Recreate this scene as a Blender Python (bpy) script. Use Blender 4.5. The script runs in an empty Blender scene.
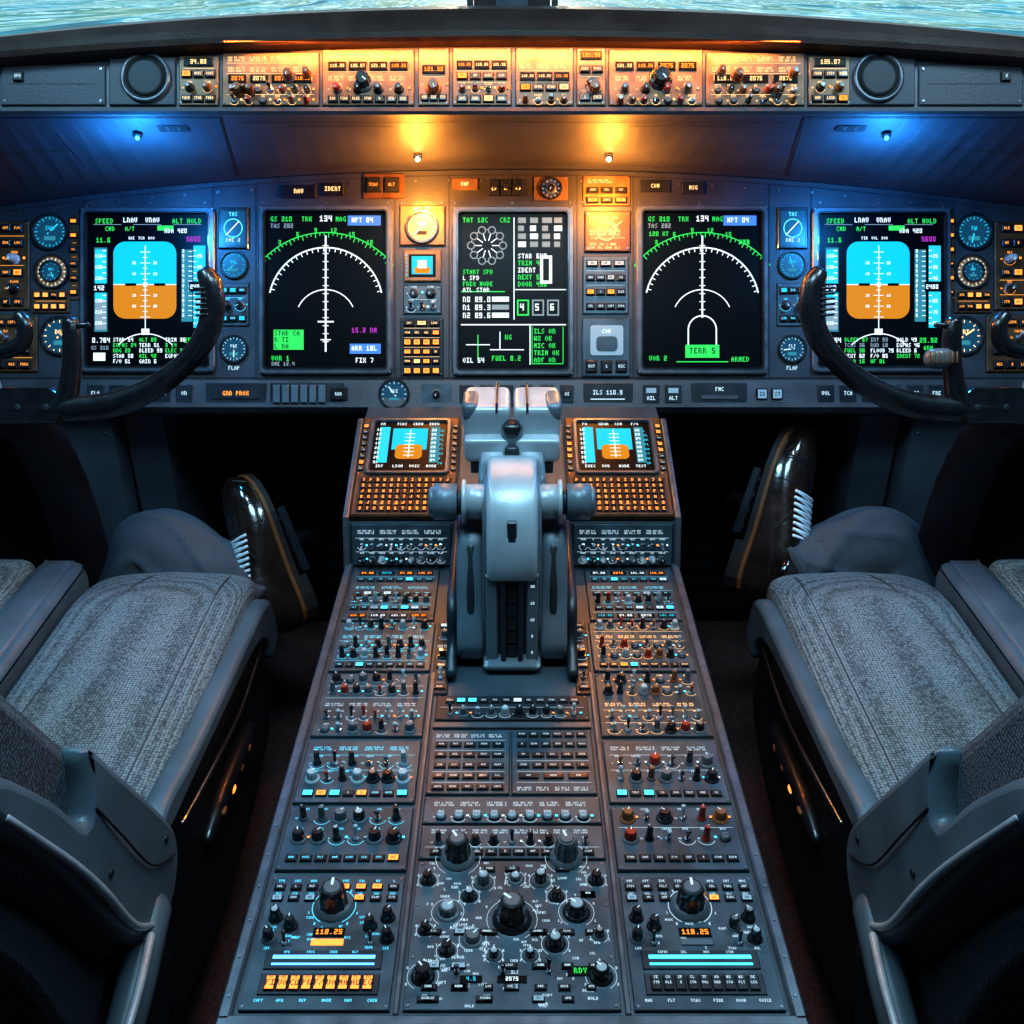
import bpy, math, random
from mathutils import Vector
R = random.Random(11)
TILT = math.radians(28); CP = math.cos(TILT); SP = math.sin(TILT)
try:
    bpy.context.scene.view_settings.view_transform = 'Standard'
    bpy.context.scene.view_settings.look = 'Medium High Contrast'
except Exception: pass

# ------------------------------------------------------------------ materials
MATS = {}
def mat(name, col, rough=.5, metal=0., emis=None, es=0., noise=0., nscale=30., bump=0., bscale=200., kind=None, col2=None, coat=0., spec=None):
    m = bpy.data.materials.new(name); m.use_nodes = True
    nt = m.node_tree; N = nt.nodes; L = nt.links
    b = N['Principled BSDF']
    b.inputs['Base Color'].default_value = (*col, 1)
    b.inputs['Roughness'].default_value = rough
    b.inputs['Metallic'].default_value = metal
    if spec is not None: b.inputs['Specular IOR Level'].default_value = spec
    if coat: b.inputs['Coat Weight'].default_value = coat
    if emis:
        b.inputs['Emission Color'].default_value = (*emis, 1)
        b.inputs['Emission Strength'].default_value = es
    tc = N.new('ShaderNodeTexCoord')
    if noise > 0:
        n = N.new('ShaderNodeTexNoise'); n.inputs['Scale'].default_value = nscale; n.inputs['Detail'].default_value = 6
        L.new(tc.outputs['Object'], n.inputs['Vector'])
        r = N.new('ShaderNodeValToRGB')
        r.color_ramp.elements[0].position = .3; r.color_ramp.elements[1].position = .7
        r.color_ramp.elements[0].color = (*[c*(1-noise) for c in col], 1)
        r.color_ramp.elements[1].color = (*[min(1, c*(1+noise)) for c in col], 1)
        L.new(n.outputs['Fac'], r.inputs['Fac']); L.new(r.outputs['Color'], b.inputs['Base Color'])
        mr = N.new('ShaderNodeMapRange'); mr.inputs['To Min'].default_value = max(0, rough-.12); mr.inputs['To Max'].default_value = min(1, rough+.12)
        L.new(n.outputs['Fac'], mr.inputs['Value']); L.new(mr.outputs['Result'], b.inputs['Roughness'])
    if kind == 'weave':
        v = N.new('ShaderNodeTexVoronoi'); v.inputs['Scale'].default_value = bscale
        v.inputs['Randomness'].default_value = .35
        L.new(tc.outputs['Object'], v.inputs['Vector'])
        r = N.new('ShaderNodeValToRGB')
        r.color_ramp.elements[0].position = .2; r.color_ramp.elements[1].position = .7
        r.color_ramp.elements[0].color = (*col, 1); r.color_ramp.elements[1].color = (*col2, 1)
        L.new(v.outputs['Distance'], r.inputs['Fac'])
        n = N.new('ShaderNodeTexNoise'); n.inputs['Scale'].default_value = 60; L.new(tc.outputs['Object'], n.inputs['Vector'])
        mx = N.new('ShaderNodeMixRGB'); mx.blend_type = 'OVERLAY'; mx.inputs['Fac'].default_value = .3
        L.new(r.outputs['Color'], mx.inputs['Color1']); L.new(n.outputs['Fac'], mx.inputs['Color2'])
        L.new(mx.outputs['Color'], b.inputs['Base Color'])
        bp = N.new('ShaderNodeBump'); bp.inputs['Strength'].default_value = .6; bp.inputs['Distance'].default_value = .0025; bp.invert = True
        L.new(v.outputs['Distance'], bp.inputs['Height']); L.new(bp.outputs['Normal'], b.inputs['Normal'])
    elif bump > 0:
        n2 = N.new('ShaderNodeTexNoise'); n2.inputs['Scale'].default_value = bscale; n2.inputs['Detail'].default_value = 4
        L.new(tc.outputs['Object'], n2.inputs['Vector'])
        bp = N.new('ShaderNodeBump'); bp.inputs['Strength'].default_value = bump; bp.inputs['Distance'].default_value = .004
        L.new(n2.outputs['Fac'], bp.inputs['Height']); L.new(bp.outputs['Normal'], b.inputs['Normal'])
    MATS[name] = m
    return m
mat('panel_paint', (.052, .055, .066), .42, .3, noise=.25, nscale=14, bump=.15, bscale=300)
mat('panel_edge', (.11, .12, .14), .35, .5, noise=.2, nscale=40)
mat('shroud_paint', (.048, .050, .064), .55, .1, noise=.2, nscale=8, bump=.2, bscale=260)
mat('hood_vinyl', (.036, .019, .015), .42, 0, noise=.2, nscale=20, bump=.3, bscale=400)
mat('seam', (.006, .007, .009), .8)
mat('plate', (.048, .074, .094), .36, .3, noise=.3, nscale=25, bump=.1, bscale=500)
mat('plate2', (.062, .092, .115), .34, .35, noise=.3, nscale=25, bump=.1, bscale=500)
mat('plate_dark', (.022, .028, .036), .4, .3, noise=.3, nscale=25)
mat('plate_warm', (.17, .095, .050), .42, .3, noise=.4, nscale=30, bump=.1, bscale=500)
mat('plate_amber', (.11, .048, .022), .45, .3, noise=.35, nscale=30)
mat('pedestal_paint', (.054, .078, .098), .38, .3, noise=.2, nscale=10, bump=.1, bscale=400)
mat('black_plastic', (.012, .013, .016), .32, noise=.3, nscale=60, coat=.3)
mat('yoke_plastic', (.010, .011, .014), .30, noise=.3, nscale=40, coat=.4, bump=.1, bscale=500)
mat('grey_plastic', (.095, .135, .162), .38, .05, noise=.15, nscale=12, bump=.12, bscale=500)
mat('lever_grey', (.135, .175, .205), .34, .2, noise=.18, nscale=14, bump=.12, bscale=400)
mat('lever_light', (.40, .46, .50), .33, .2, noise=.15, nscale=18, bump=.1, bscale=400)
mat('lever_dark', (.03, .036, .045), .4, .3, noise=.2, nscale=18)
mat('chrome', (.6, .64, .68), .2, 1.)
mat('screw', (.25, .28, .31), .35, .9)
mat('knob_black', (.012, .013, .016), .28, coat=.4, noise=.2, nscale=90)
mat('knob_grey', (.13, .145, .16), .35, .2)
mat('knob_white', (.36, .41, .44), .35)
mat('knob_red', (.34, .03, .015), .35)
mat('knob_brown', (.22, .08, .03), .35)
mat('screen_black', (.002, .003, .004), .35, spec=.12)
mat('screen_grey', (.20, .27, .32), .3, emis=(.3, .5, .62), es=.35)
mat('dial_face', (.01, .02, .03), .3, emis=(.02, .2, .38), es=.28)
mat('dial_warm', (.25, .16, .08), .35, emis=(1, .55, .2), es=.12)
def em(name, c, s): mat(name, tuple(x*.15 for x in c), .6, emis=c, es=s, spec=.1)
em('lab', (.62, .86, 1.), .9)
em('lab_cyan', (.12, .72, 1.), 1.4)
em('lab_amber', (1, .36, .06), 1.5)
em('lab_warm', (1, .60, .25), 1.7)
em('g_white', (.82, .94, 1), 1.15)
em('g_dim', (.45, .6, .68), .5)
em('g_green', (.05, .88, .15), .85)
em('g_cyan', (.03, .62, .85), .95)
em('g_sky', (.008, .55, .80), 1.0)
em('g_blue', (.08, .25, .85), 1.)
em('g_brown', (.72, .26, .015), .85)
em('g_orange', (1, .28, .03), 1.7)
em('g_magenta', (.6, .06, .62), .8)
em('g_tape', (.05, .30, .38), .75)
em('lit_blue', (.10, .40, 1), 3)
em('lit_cyan', (.06, .72, 1), 2.8)
em('lit_amber', (1, .27, .05), 2.2)
em('lit_white', (.7, .92, 1), 1.2)
em('lamp_warm', (1, .62, .22), 60)
em('lamp_blue', (.08, .35, 1), 3)
mat('fabric', (.255, .315, .34), .9, kind='weave', col2=(.052, .068, .078), bscale=185)
mat('fabric_dark', (.095, .118, .138), .92, kind='weave', col2=(.014, .019, .026), bscale=190)
mat('fabric_black', (.028, .036, .048), .9, kind='weave', col2=(.005, .006, .009), bscale=170)
mat('piping', (.05, .062, .072), .7)
mat('trouser', (.060, .068, .082), .85, noise=.3, nscale=300, bump=.5, bscale=14)
mat('sock', (.01, .01, .014), .9)
mat('leather', (.020, .011, .008), .18, noise=.5, nscale=18, coat=.9, bump=.10, bscale=90)
mat('sole', (.012, .009, .008), .6)
mat('welt', (.16, .06, .018), .45)
mat('lace', (.75, .85, .9), .6)
mat('carpet', (.075, .034, .032), 1., noise=.5, nscale=180, bump=.8, bscale=350)
mat('wall_paint', (.08, .10, .13), .6, noise=.1, nscale=6)
mat('dark_metal', (.012, .015, .020), .5, .4, noise=.3, nscale=12)
mat('column_paint', (.070, .085, .11), .5, .1, noise=.2, nscale=8)

# ------------------------------------------------------------------ builder
class Frame:
    def __init__(s, o=(0,0,0), ax=(1,0,0), ay=(0,1,0), az=(0,0,1), u=1., cx=0., cy=0., flip=False):
        s.o=Vector(o); s.ax=Vector(ax)*u; s.ay=Vector(ay)*u*(-1 if flip else 1); s.az=Vector(az)*u
        s.cx=cx; s.cy=cy; s.flip=flip; s.u=u
    def tr(s, x, y, z=0.):
        return s.o + s.ax*(x-s.cx) + s.ay*(y-s.cy) + s.az*z
WORLD = Frame()
def sheet(dist):  # raked panel drawing sheet: 28 deg rake, grid unit = dist mm, centreline 512, y measured downwards
    return Frame((0, dist*CP, 1.55-dist*SP), (1,0,0), (0,SP,CP), (0,-CP,SP), dist*.001, 512, 512, True)
PANEL = sheet(2.1); LIP = sheet(1.8); YOKE = sheet(1.75)

FONT = dict(zip("ABCDEFGHIJKLMNOPQRSTUVWXYZ0123456789-/.",
 "25755 65656 34443 65556 74647 74644 34553 55755 72227 11152 55655 44447 57755 65555 25552 65644 25563 65655 34216 72222 55557 55552 55775 55255 55222 71247 75557 26227 71747 71717 55711 74717 74757 71122 75757 75717 00700 11244 00002".split()))
WORDS = "NAV COM ADF VOR ILS DME ALT HDG SPD VS MCP APU ENG FUEL HYD ELEC PACK BLEED TEST OFF ON AUTO MAN ARM STBY XPDR TCAS IDENT RAD SAT HF VHF 1 2 3 L R CAPT F/O MIC INT PA CABIN LIGHT FLOOD DOME TRIM RUD AIL STAB CUT RUN IGN START FIRE LOOP SEL MODE TFR FREQ SQL VOL GAIN TILT WX TERR EGPWS FLAP GEAR DOOR CREW OXY FLT REC VOICE RCL MSG CLR EXEC PREV NEXT LEGS ROUTE DEP ARR HOLD PROG".split()
def word(): return R.choice(WORDS)

class B:
    def __init__(s, name, fr=WORLD):
        s.name=name; s.V=[]; s.F=[]; s.FM=[]; s.FS=[]; s.ms=[]; s.f=fr
    def mi(s, m):
        if m not in s.ms: s.ms.append(m)
        return s.ms.index(m)
    def add(s, pts, faces, m, smooth=False, rev=False):
        o=len(s.V); tr=s.f.tr
        s.V.extend(tr(*p) for p in pts)
        k=s.mi(m); fl = s.f.flip != rev
        for f in faces:
            f=[i+o for i in f]
            if fl: f.reverse()
            s.F.append(f); s.FM.append(k); s.FS.append(smooth)
    def rect(s, x0,y0,x1,y1,z,m):
        if x0>x1: x0,x1=x1,x0
        if y0>y1: y0,y1=y1,y0
        s.add([(x0,y0,z),(x1,y0,z),(x1,y1,z),(x0,y1,z)],[(0,1,2,3)],m)
    def box(s, x0,y0,x1,y1,z0,z1,m,c=0.,top=None):
        if x0>x1: x0,x1=x1,x0
        if y0>y1: y0,y1=y1,y0
        p=[(x0,y0,z0),(x1,y0,z0),(x1,y1,z0),(x0,y1,z0)]
        zz=z1-c
        p+=[(x0,y0,zz),(x1,y0,zz),(x1,y1,zz),(x0,y1,zz)]
        fs=[(0,3,2,1)]+[(i,(i+1)%4,4+(i+1)%4,4+i) for i in range(4)]
        if c>0:
            p+=[(x0+c,y0+c,z1),(x1-c,y0+c,z1),(x1-c,y1-c,z1),(x0+c,y1-c,z1)]
            fs+=[(4+i,4+(i+1)%4,8+(i+1)%4,8+i) for i in range(4)]
            t=(8,9,10,11)
        else: t=(4,5,6,7)
        if top: s.add(p,fs,m); s.add([p[i] for i in t],[(0,1,2,3)],top)
        else: s.add(p,fs+[t],m)
    def rr(s,x0,y0,x1,y1,r,n=5):
        out=[]
        for cx,cy,a in ((x1-r,y1-r,0),(x0+r,y1-r,90),(x0+r,y0+r,180),(x1-r,y0+r,270)):
            for i in range(n+1):
                t=math.radians(a+90*i/n); out.append((cx+r*math.cos(t),cy+r*math.sin(t)))
        return out
    def prism(s,pts,z0,z1,m,c=0,top=None):
        n=len(pts); cx=sum(p[0] for p in pts)/n; cy=sum(p[1] for p in pts)/n
        P=[(x,y,z0) for x,y in pts]+[(x,y,z1-c) for x,y in pts]
        fs=[(i,(i+1)%n,n+(i+1)%n,n+i) for i in range(n)]
        if c>0:
            for x,y in pts:
                d=math.hypot(x-cx,y-cy) or 1; k=max(0,1-c/d); P.append((cx+(x-cx)*k,cy+(y-cy)*k,z1))
            fs+=[(n+i,n+(i+1)%n,2*n+(i+1)%n,2*n+i) for i in range(n)]
        b=len(P)-n
        s.add(P,fs,m); s.add(P[b:],[tuple(range(n))],top or m)
    def ring(s,po,pi_,z0,z1,m,c=1.):
        n=len(po)
        def mix(a,b,t): return [(p[0]+(q[0]-p[0])*t,p[1]+(q[1]-p[1])*t) for p,q in zip(a,b)]
        a=mix(po,pi_,.2); b=mix(po,pi_,.75)
        P=[(x,y,z0) for x,y in po]+[(x,y,z1-c) for x,y in po]+[(x,y,z1) for x,y in a]+[(x,y,z1) for x,y in b]+[(x,y,z0) for x,y in pi_]
        fs=[]
        for k in range(4):
            fs+=[(k*n+i,k*n+(i+1)%n,(k+1)*n+(i+1)%n,(k+1)*n+i) for i in range(n)]
        s.add(P,fs,m)
    def lathe(s,x,y,prof,m,n=14,flute=0,smooth=True):
        P=[];fs=[]
        for j,(r,z) in enumerate(prof):
            for i in range(n):
                a=2*math.pi*i/n; q=r*(1-(flute if (i%2 and 0<j<len(prof)-1) else 0))
                P.append((x+q*math.cos(a),y+q*math.sin(a),z))
        for j in range(len(prof)-1):
            fs+=[(j*n+i,j*n+(i+1)%n,(j+1)*n+(i+1)%n,(j+1)*n+i) for i in range(n)]
        s.add(P,fs,m,smooth and not flute)
        s.add(P[-n:],[tuple(range(n))],m)
    def disc(s,x,y,r,z,m,n=20):
        s.add([(x+r*math.cos(2*math.pi*i/n),y+r*math.sin(2*math.pi*i/n),z) for i in range(n)],[tuple(range(n))],m)
    def line(s,x0,y0,x1,y1,w,z,m):
        dx,dy=x1-x0,y1-y0; d=math.hypot(dx,dy) or 1; nx,ny=-dy/d*w/2,dx/d*w/2
        s.add([(x0-nx,y0-ny,z),(x1-nx,y1-ny,z),(x1+nx,y1+ny,z),(x0+nx,y0+ny,z)],[(0,1,2,3)],m)
    def arc(s,cx,cy,r,a0,a1,w,z,m,n=28):
        P=[];
        for i in range(n+1):
            a=math.radians(a0+(a1-a0)*i/n)
            for q in (r-w/2,r+w/2): P.append((cx+q*math.cos(a),cy+q*math.sin(a),z))
        s.add(P,[(2*i,2*i+1,2*i+3,2*i+2) for i in range(n)],m)
    def text(s,t,x,y,h,z,m,center=False):
        sg = 1 if s.f.flip else -1; px=h/5.; w=px*.92
        if center: x-= (len(t)*4-1)*w/2
        P=[];fs=[]
        for ch in t:
            g=FONT.get(ch)
            if g:
                for r_,d in enumerate(g):
                    d=int(d); c=0
                    while c<3:
                        if d&(4>>c):
                            e=c
                            while e+1<3 and d&(4>>(e+1)): e+=1
                            a=x+c*w; b=x+(e+1)*w; y0=y+sg*r_*px; y1=y0+sg*px*.9
                            if y0>y1: y0,y1=y1,y0
                            k=len(P); P+= [(a,y0,z),(b,y0,z),(b,y1,z),(a,y1,z)]; fs.append((k,k+1,k+2,k+3)); c=e+1
                        else: c+=1
            x+=4*w
        if P: s.add(P,fs,m)
    def tube(s,pts,rad,m,n=14,sub=5,cap=True,squash=None,fold=0):
        pts=[Vector(p) for p in pts]
        if sub>1:
            q=[];rr=[]
            for i in range(len(pts)-1):
                p0=pts[max(i-1,0)];p1=pts[i];p2=pts[i+1];p3=pts[min(i+2,len(pts)-1)]
                for k in range(sub):
                    t=k/sub
                    q.append(.5*((2*p1)+(p2-p0)*t+(2*p0-5*p1+4*p2-p3)*t*t+(3*p1-p0-3*p2+p3)*t**3))
                    u=t*t*(3-2*t); rr.append(rad[i]*(1-u)+rad[i+1]*u)
            q.append(pts[-1]); rr.append(rad[-1])
        else: q=pts; rr=list(rad)
        if cap:
            d0=(q[0]-q[1]).normalized(); d1=(q[-1]-q[-2]).normalized(); a=rr[0]; b=rr[-1]
            q=[q[0]+d0*a*.6,q[0]+d0*a*.42]+q+[q[-1]+d1*b*.42,q[-1]+d1*b*.6]; rr=[a*.35,a*.8]+rr+[b*.8,b*.35]
        P=[];up=Vector((.13,.21,.97))
        prev=None
        for i,p in enumerate(q):
            t=(q[min(i+1,len(q)-1)]-q[max(i-1,0)]).normalized()
            if prev is None: u=t.cross(up).normalized()
            else: u=(prev-t*prev.dot(t)).normalized()
            prev=u; v=t.cross(u)
            for k in range(n):
                a=2*math.pi*k/n; r=rr[i]
                if fold:  # cloth folds running diagonally along the limb, fading out at the hem
                    r*=1+fold*min(1,i/12)*(max(0,math.sin(3*a+i*.16))**3+.7*max(0,math.sin(5*a-i*.23+1))**4-.3)
                w=u*math.cos(a)*r+v*math.sin(a)*r*(squash or 1); P.append(tuple(p+w))
        fs=[]
        for i in range(len(q)-1):
            fs+=[(i*n+k,i*n+(k+1)%n,(i+1)*n+(k+1)%n,(i+1)*n+k) for k in range(n)]
        fs+=[tuple(range(n-1,-1,-1)),tuple(range(len(P)-n,len(P)))]
        s.add(P,fs,m,True)
    def sq(s,c,a,e,m,nu=48,nv=28,warp=None):
        def pw(v,e): return math.copysign(abs(v)**e,v)
        P=[]
        for j in range(nv+1):
            ph=-math.pi/2+math.pi*j/nv
            for i in range(nu):
                th=2*math.pi*i/nu
                p=Vector((c[0]+a[0]*pw(math.cos(ph),e)*pw(math.cos(th),e),c[1]+a[1]*pw(math.cos(ph),e)*pw(math.sin(th),e),c[2]+a[2]*pw(math.sin(ph),e)))
                if warp: p=warp(p)
                P.append(tuple(p))
        fs=[]
        for j in range(nv):
            fs+=[(j*nu+i,j*nu+(i+1)%nu,(j+1)*nu+(i+1)%nu,(j+1)*nu+i) for i in range(nu)]
        s.add(P,fs,m,True)
    def slab(s,prof,x0,x1,m,c=.008,sm=4):
        """side profile (y,z) smoothed and extruded across x with chamfered edges"""
        if sm>1:
            q=[];n=len(prof)
            for i in range(n):
                p0,p1,p2,p3=[Vector(prof[(i+k)%n]) for k in (-1,0,1,2)]
                for k in range(sm):
                    t=k/sm
                    q.append(.5*((2*p1)+(p2-p0)*t+(2*p0-5*p1+4*p2-p3)*t*t+(3*p1-p0-3*p2+p3)*t**3))
        else: q=[Vector(p) for p in prof]
        n=len(q)
        area=sum(q[i].x*q[(i+1)%n].y-q[(i+1)%n].x*q[i].y for i in range(n))
        sg=1 if area>0 else -1
        ins=[]
        for i in range(n):
            t=(q[(i+1)%n]-q[i-1]).normalized(); ins.append(q[i]+Vector((-t.y,t.x))*sg*c)
        if x0>x1: x0,x1=x1,x0
        rows=[(x0,ins),(x0+c*.3,[a*.3+b*.7 for a,b in zip(ins,q)]),(x0+c,q),(x1-c,q),(x1-c*.3,[a*.3+b*.7 for a,b in zip(ins,q)]),(x1,ins)]
        P=[(x,p.x,p.y) for x,pp in rows for p in pp]; fs=[]
        for k in range(5): fs+=[(k*n+i,k*n+(i+1)%n,(k+1)*n+(i+1)%n,(k+1)*n+i) for i in range(n)]
        s.add(P,fs,m,sm>1); s.add(P[:n],[tuple(range(n))],m); s.add(P[-n:],[tuple(range(n))],m)
    def make(s,parent=None):
        me=bpy.data.meshes.new(s.name)
        lo=Vector((min(v[i] for v in s.V) for i in range(3))); hi=Vector((max(v[i] for v in s.V) for i in range(3))); c=(lo+hi)/2
        me.from_pydata([tuple(v-c) for v in s.V],[],s.F)
        for m in s.ms: me.materials.append(MATS[m])
        me.polygons.foreach_set('material_index',s.FM); me.polygons.foreach_set('use_smooth',s.FS); me.update()
        ob=bpy.data.objects.new(s.name,me); ob.location=c; bpy.context.scene.collection.objects.link(ob)
        if parent: ob.parent=parent
        return ob

# ------------------------------------------------------------------ controls (local unit ~1-2 mm)
def screw(b,x,y,z,r=1.6):
    b.lathe(x,y,[(r,z),(r,z+.5),(r*.8,z+.8)],'screw',8); a=R.random()*3
    b.line(x-r*.7*math.cos(a),y-r*.7*math.sin(a),x+r*.7*math.cos(a),y+r*.7*math.sin(a),.4,z+.85,'seam')
def knob(b,x,y,z,r,h,m='knob_black',ang=None,skirt=True,top=None):
    if skirt: b.lathe(x,y,[(r*1.35,z),(r*1.3,z+h*.12),(r*1.05,z+h*.2)],'knob_grey' if R.random()<.4 else m,18)
    b.lathe(x,y,[(r,z),(r,z+h*.25),(r*.9,z+h*.82),(r*.72,z+h)],m,20,flute=.1)
    if top: b.lathe(x,y,[(r*.62,z+h),(r*.6,z+h*1.03),(r*.5,z+h*1.06)],top,18)
    elif R.random()<.25: b.disc(x,y,r*.55,z+h+.1,R.choice(('knob_grey','knob_white','screw')),14)
    a=R.uniform(.6,2.5) if ang is None else ang
    b.line(x+r*.1*math.cos(a),y+r*.1*math.sin(a),x+r*.7*math.cos(a),y+r*.7*math.sin(a),r*.18,z+h*1.06+.2,'lab')
def toggle(b,x,y,z,r,h,m='knob_black'):
    b.lathe(x,y,[(r*1.3,z),(r*1.3,z+h*.12),(r*.8,z+h*.2)],'chrome' if R.random()<.4 else 'screw',6,smooth=False)
    t=R.choice((-1,1))*h*.3
    b.tube([(x,y,z),(x,y+t*.5,z+h*.5),(x,y+t,z+h)],[r*.42,r*.5,r*.85],m,8,2)
def button(b,x,y,w,h,z,m='black_plastic',lit=None,lab='lab'):
    b.box(x-w/2-.7,y-h/2-.7,x+w/2+.7,y+h/2+.7,z,z+.9,'seam')
    b.box(x-w/2,y-h/2,x+w/2,y+h/2,z,z+3,m,.7,top=lit)
    sg=1 if b.f.flip else -1
    if not lit and w>5:
        th=min(h*.4,3.2)
        n=max(1,int(w/(th*.85))); b.text((word()+'   ')[:min(n,4)].strip(),x,y-sg*th/2,th,z+3.1,lab,True)
    elif lit and w>7: b.text(word()[:2],x,y-sg*h*.2,h*.42,z+3.1,'seam',True)
def window(b,x,y,w,h,z,dig='888.88',m='g_green'):
    b.box(x-w/2-1,y-h/2-1,x+w/2+1,y+h/2+1,z,z+1.5,'black_plastic',.5,top='screen_black')
    sg=1 if b.f.flip else -1; hh=min(h*.7,w/len(dig)*1.25)
    b.text(dig,x,y-sg*hh/2,hh,z+1.7,m,True)
def dial(b,x,y,r,z,face='dial_face',tick='g_white',k=12):
    po=[(x+r*1.12*math.cos(2*math.pi*i/28),y+r*1.12*math.sin(2*math.pi*i/28)) for i in range(28)]
    pi_=[(x+r*.92*math.cos(2*math.pi*i/28),y+r*.92*math.sin(2*math.pi*i/28)) for i in range(28)]
    b.ring(po,pi_,z,z+3,'black_plastic'); b.disc(x,y,r,z+.5,face,28)
    for i in range(k*2):
        a=math.pi*i/k; q=.72 if i%2==0 else .8
        b.line(x+r*q*math.cos(a),y+r*q*math.sin(a),x+r*.88*math.cos(a),y+r*.88*math.sin(a),r*.05,z+.8,tick)
    b.text(word()[:3],x,y-r*.35,r*.25,z+.8,tick,True)
    b.rect(x-r*.34,y+r*.25,x+r*.34,y+r*.5,z+.7,'g_tape' if face=='dial_face' else 'seam')
    a=R.uniform(0,6.28); b.line(x-r*.2*math.cos(a),y-r*.2*math.sin(a),x+r*.66*math.cos(a),y+r*.66*math.sin(a),r*.09,z+1,tick)
    b.disc(x,y,r*.1,z+1.1,'knob_grey',10)

def module(b,x0,y0,x1,y1,rows,k=1.,plate='plate',lab='lab',z=0.,dens=1.,reds=.04,lits=.12,litm=('lit_amber','lit_white','lit_cyan'),km=None,big=1.):
    """control module: plate, fasteners, rows of controls given back-to-front; k = size factor"""
    if y0>y1: y0,y1=y1,y0
    b.box(x0,y0,x1,y1,z,z+3*k,plate,.8*k); Z=z+3*k
    b.box(x0-1*k,y0-1*k,x1+1*k,y1+1*k,z-.2,z+.3*k,'seam')
    sg=1 if b.f.flip else -1
    for sx in (x0+3.2*k,x1-3.2*k):
        for sy in (y0+3.2*k,y1-3.2*k): screw(b,sx,sy,Z,1.5*k)
    H=(y1-y0)/len(rows); W=x1-x0
    for j,row in enumerate(rows):
        yc=(y0+H*(j+.5)) if b.f.flip else (y1-H*(j+.5))
        typ=row[0]; n=int(row[1:]) if len(row)>1 else 5
        for i in range(n):
            x=x0+W*.05+(W*.90)*(i+.5)/n; sp=W*.90/n
            lh=3.1*k; ly=yc-sg*(H*.5-.4*k)
            if typ in 'kKtscm':
                w=word(); w=w[:max(1,int(sp/(lh*.8)))]
                b.text(w,x,ly,lh,Z+.1,lab,True)
                if R.random()<.6*dens: b.text(word()[:2],x-sp*.46,yc,2.4*k,Z+.1,lab)
                if R.random()<.5*dens: b.arc(x,yc+sg*k,min(sp*.46,H*.42),200 if not b.f.flip else 20,340 if not b.f.flip else 160,.6*k,Z+.1,lab,8)
                if R.random()<.42: 
                    q=sp*.5; b.box(x+q-1.8*k,yc-1.8*k,x+q+1.8*k,yc+1.8*k,Z,Z+1.2*k,'black_plastic',.3*k,top=R.choice(litm))
            ty=typ
            if typ=='m': ty=R.choice('kkkttssc')
            yk=yc+sg*1.5*k
            mm='knob_red' if R.random()<reds else R.choice(km or ('knob_black','knob_black','knob_black','knob_grey','knob_white'))
            if ty=='k': knob(b,x,yk,Z,min(sp*.30,H*.29,6*k)*big,13*k,mm)
            elif ty=='K': knob(b,x,yk,Z,min(sp*.34,H*.34,7*k)*big,15*k,mm if mm!='knob_white' else 'knob_black')
            elif ty=='t': toggle(b,x,yk,Z,min(sp*.26,H*.25,3.6*k),15*k,mm if R.random()<.6 else 'knob_white')
            elif ty=='s': knob(b,x,yk,Z,min(sp*.22,H*.22,4*k),19*k,mm)
            elif ty=='c':
                q=min(sp*.30,H*.30,5*k); b.lathe(x,yk,[(q*1.3,Z),(q*1.25,Z+2*k),(q,Z+2.6*k)],'black_plastic',18)
                b.lathe(x,yk,[(q,Z+2*k),(q*.95,Z+5.5*k),(q*.7,Z+6.2*k)],'knob_white' if typ=='c' else 'knob_grey',18); b.line(x-q*.6,yk,x+q*.6,yk,.9*k,Z+6.4*k,'seam')
            elif ty=='b':
                lit=R.choice(litm) if R.random()<lits else None
                button(b,x,yc,sp*.76,min(H*.66,9*k),Z,lit=lit,lab=lab)
            elif ty=='a': button(b,x,yc,sp*.76,min(H*.7,11*k),Z,lit='lit_amber')
            elif ty=='d':
                window(b,x,yc,sp*.78,min(H*.6,9*k),Z,R.choice(('118.25','121.50','135.07','2075','34.80')),R.choice(('g_white','g_cyan','g_orange')) if lab not in('lab_amber','lab_warm') else R.choice(('g_orange','lab_warm')))
            elif ty=='x':
                for q in range(2): b.text(' '.join(word() for _ in range(4))[:int(sp/(2.7*k))],x-sp*.45,yc-sg*(2-3.9*q)*k,2.9*k,Z+.1,lab)
        if j and R.random()<.5: b.line(x0+6*k,(yc-sg*H*.5),x1-6*k,(yc-sg*H*.5),.5*k,Z+.1,lab)

# ================================================================== ROOM SHELL
def simple_box(name,x0,y0,z0,x1,y1,z1,m,c=0.):
    b=B(name); b.box(x0,y0,x1,y1,z0,z1,m,c); return b.make()
simple_box('floor',-1.5,-1.0,-.05,1.5,2.7,0,'carpet')
simple_box('ceiling',-1.5,-1.0,2.2,1.5,2.7,2.25,'wall_paint')
simple_box('wall_left',-1.55,-1.0,-.05,-1.5,2.7,2.25,'wall_paint')
simple_box('wall_right',1.5,-1.0,-.05,1.55,2.7,2.25,'wall_paint')
simple_box('wall_back',-1.55,-1.05,-.05,1.55,-1.0,2.25,'wall_paint')
b=B('wall_front'); b.box(-1.5,2.65,1.5,2.7,-.05,1.40,'dark_metal'); b.box(-1.5,2.6,1.5,2.7,2.05,2.2,'wall_paint')
b.box(-1.5,2.6,-1.38,2.7,1.4,2.05,'wall_paint'); b.box(1.38,2.6,1.5,2.7,1.4,2.05,'wall_paint'); b.make()
b=B('windshield_post'); b.box(-.085,2.50,.085,2.595,1.48,2.05,'hood_vinyl',0); b.box(-.035,2.48,.035,2.51,1.48,2.05,'panel_edge',.004)
for x in(-.1,.09): b.box(x,2.49,x+.012,2.55,1.48,2.05,'shroud_paint')
b.make()
g=bpy.data.materials.new('window_glass'); g.use_nodes=True; nt=g.node_tree
for n in list(nt.nodes): nt.nodes.remove(n)
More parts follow.
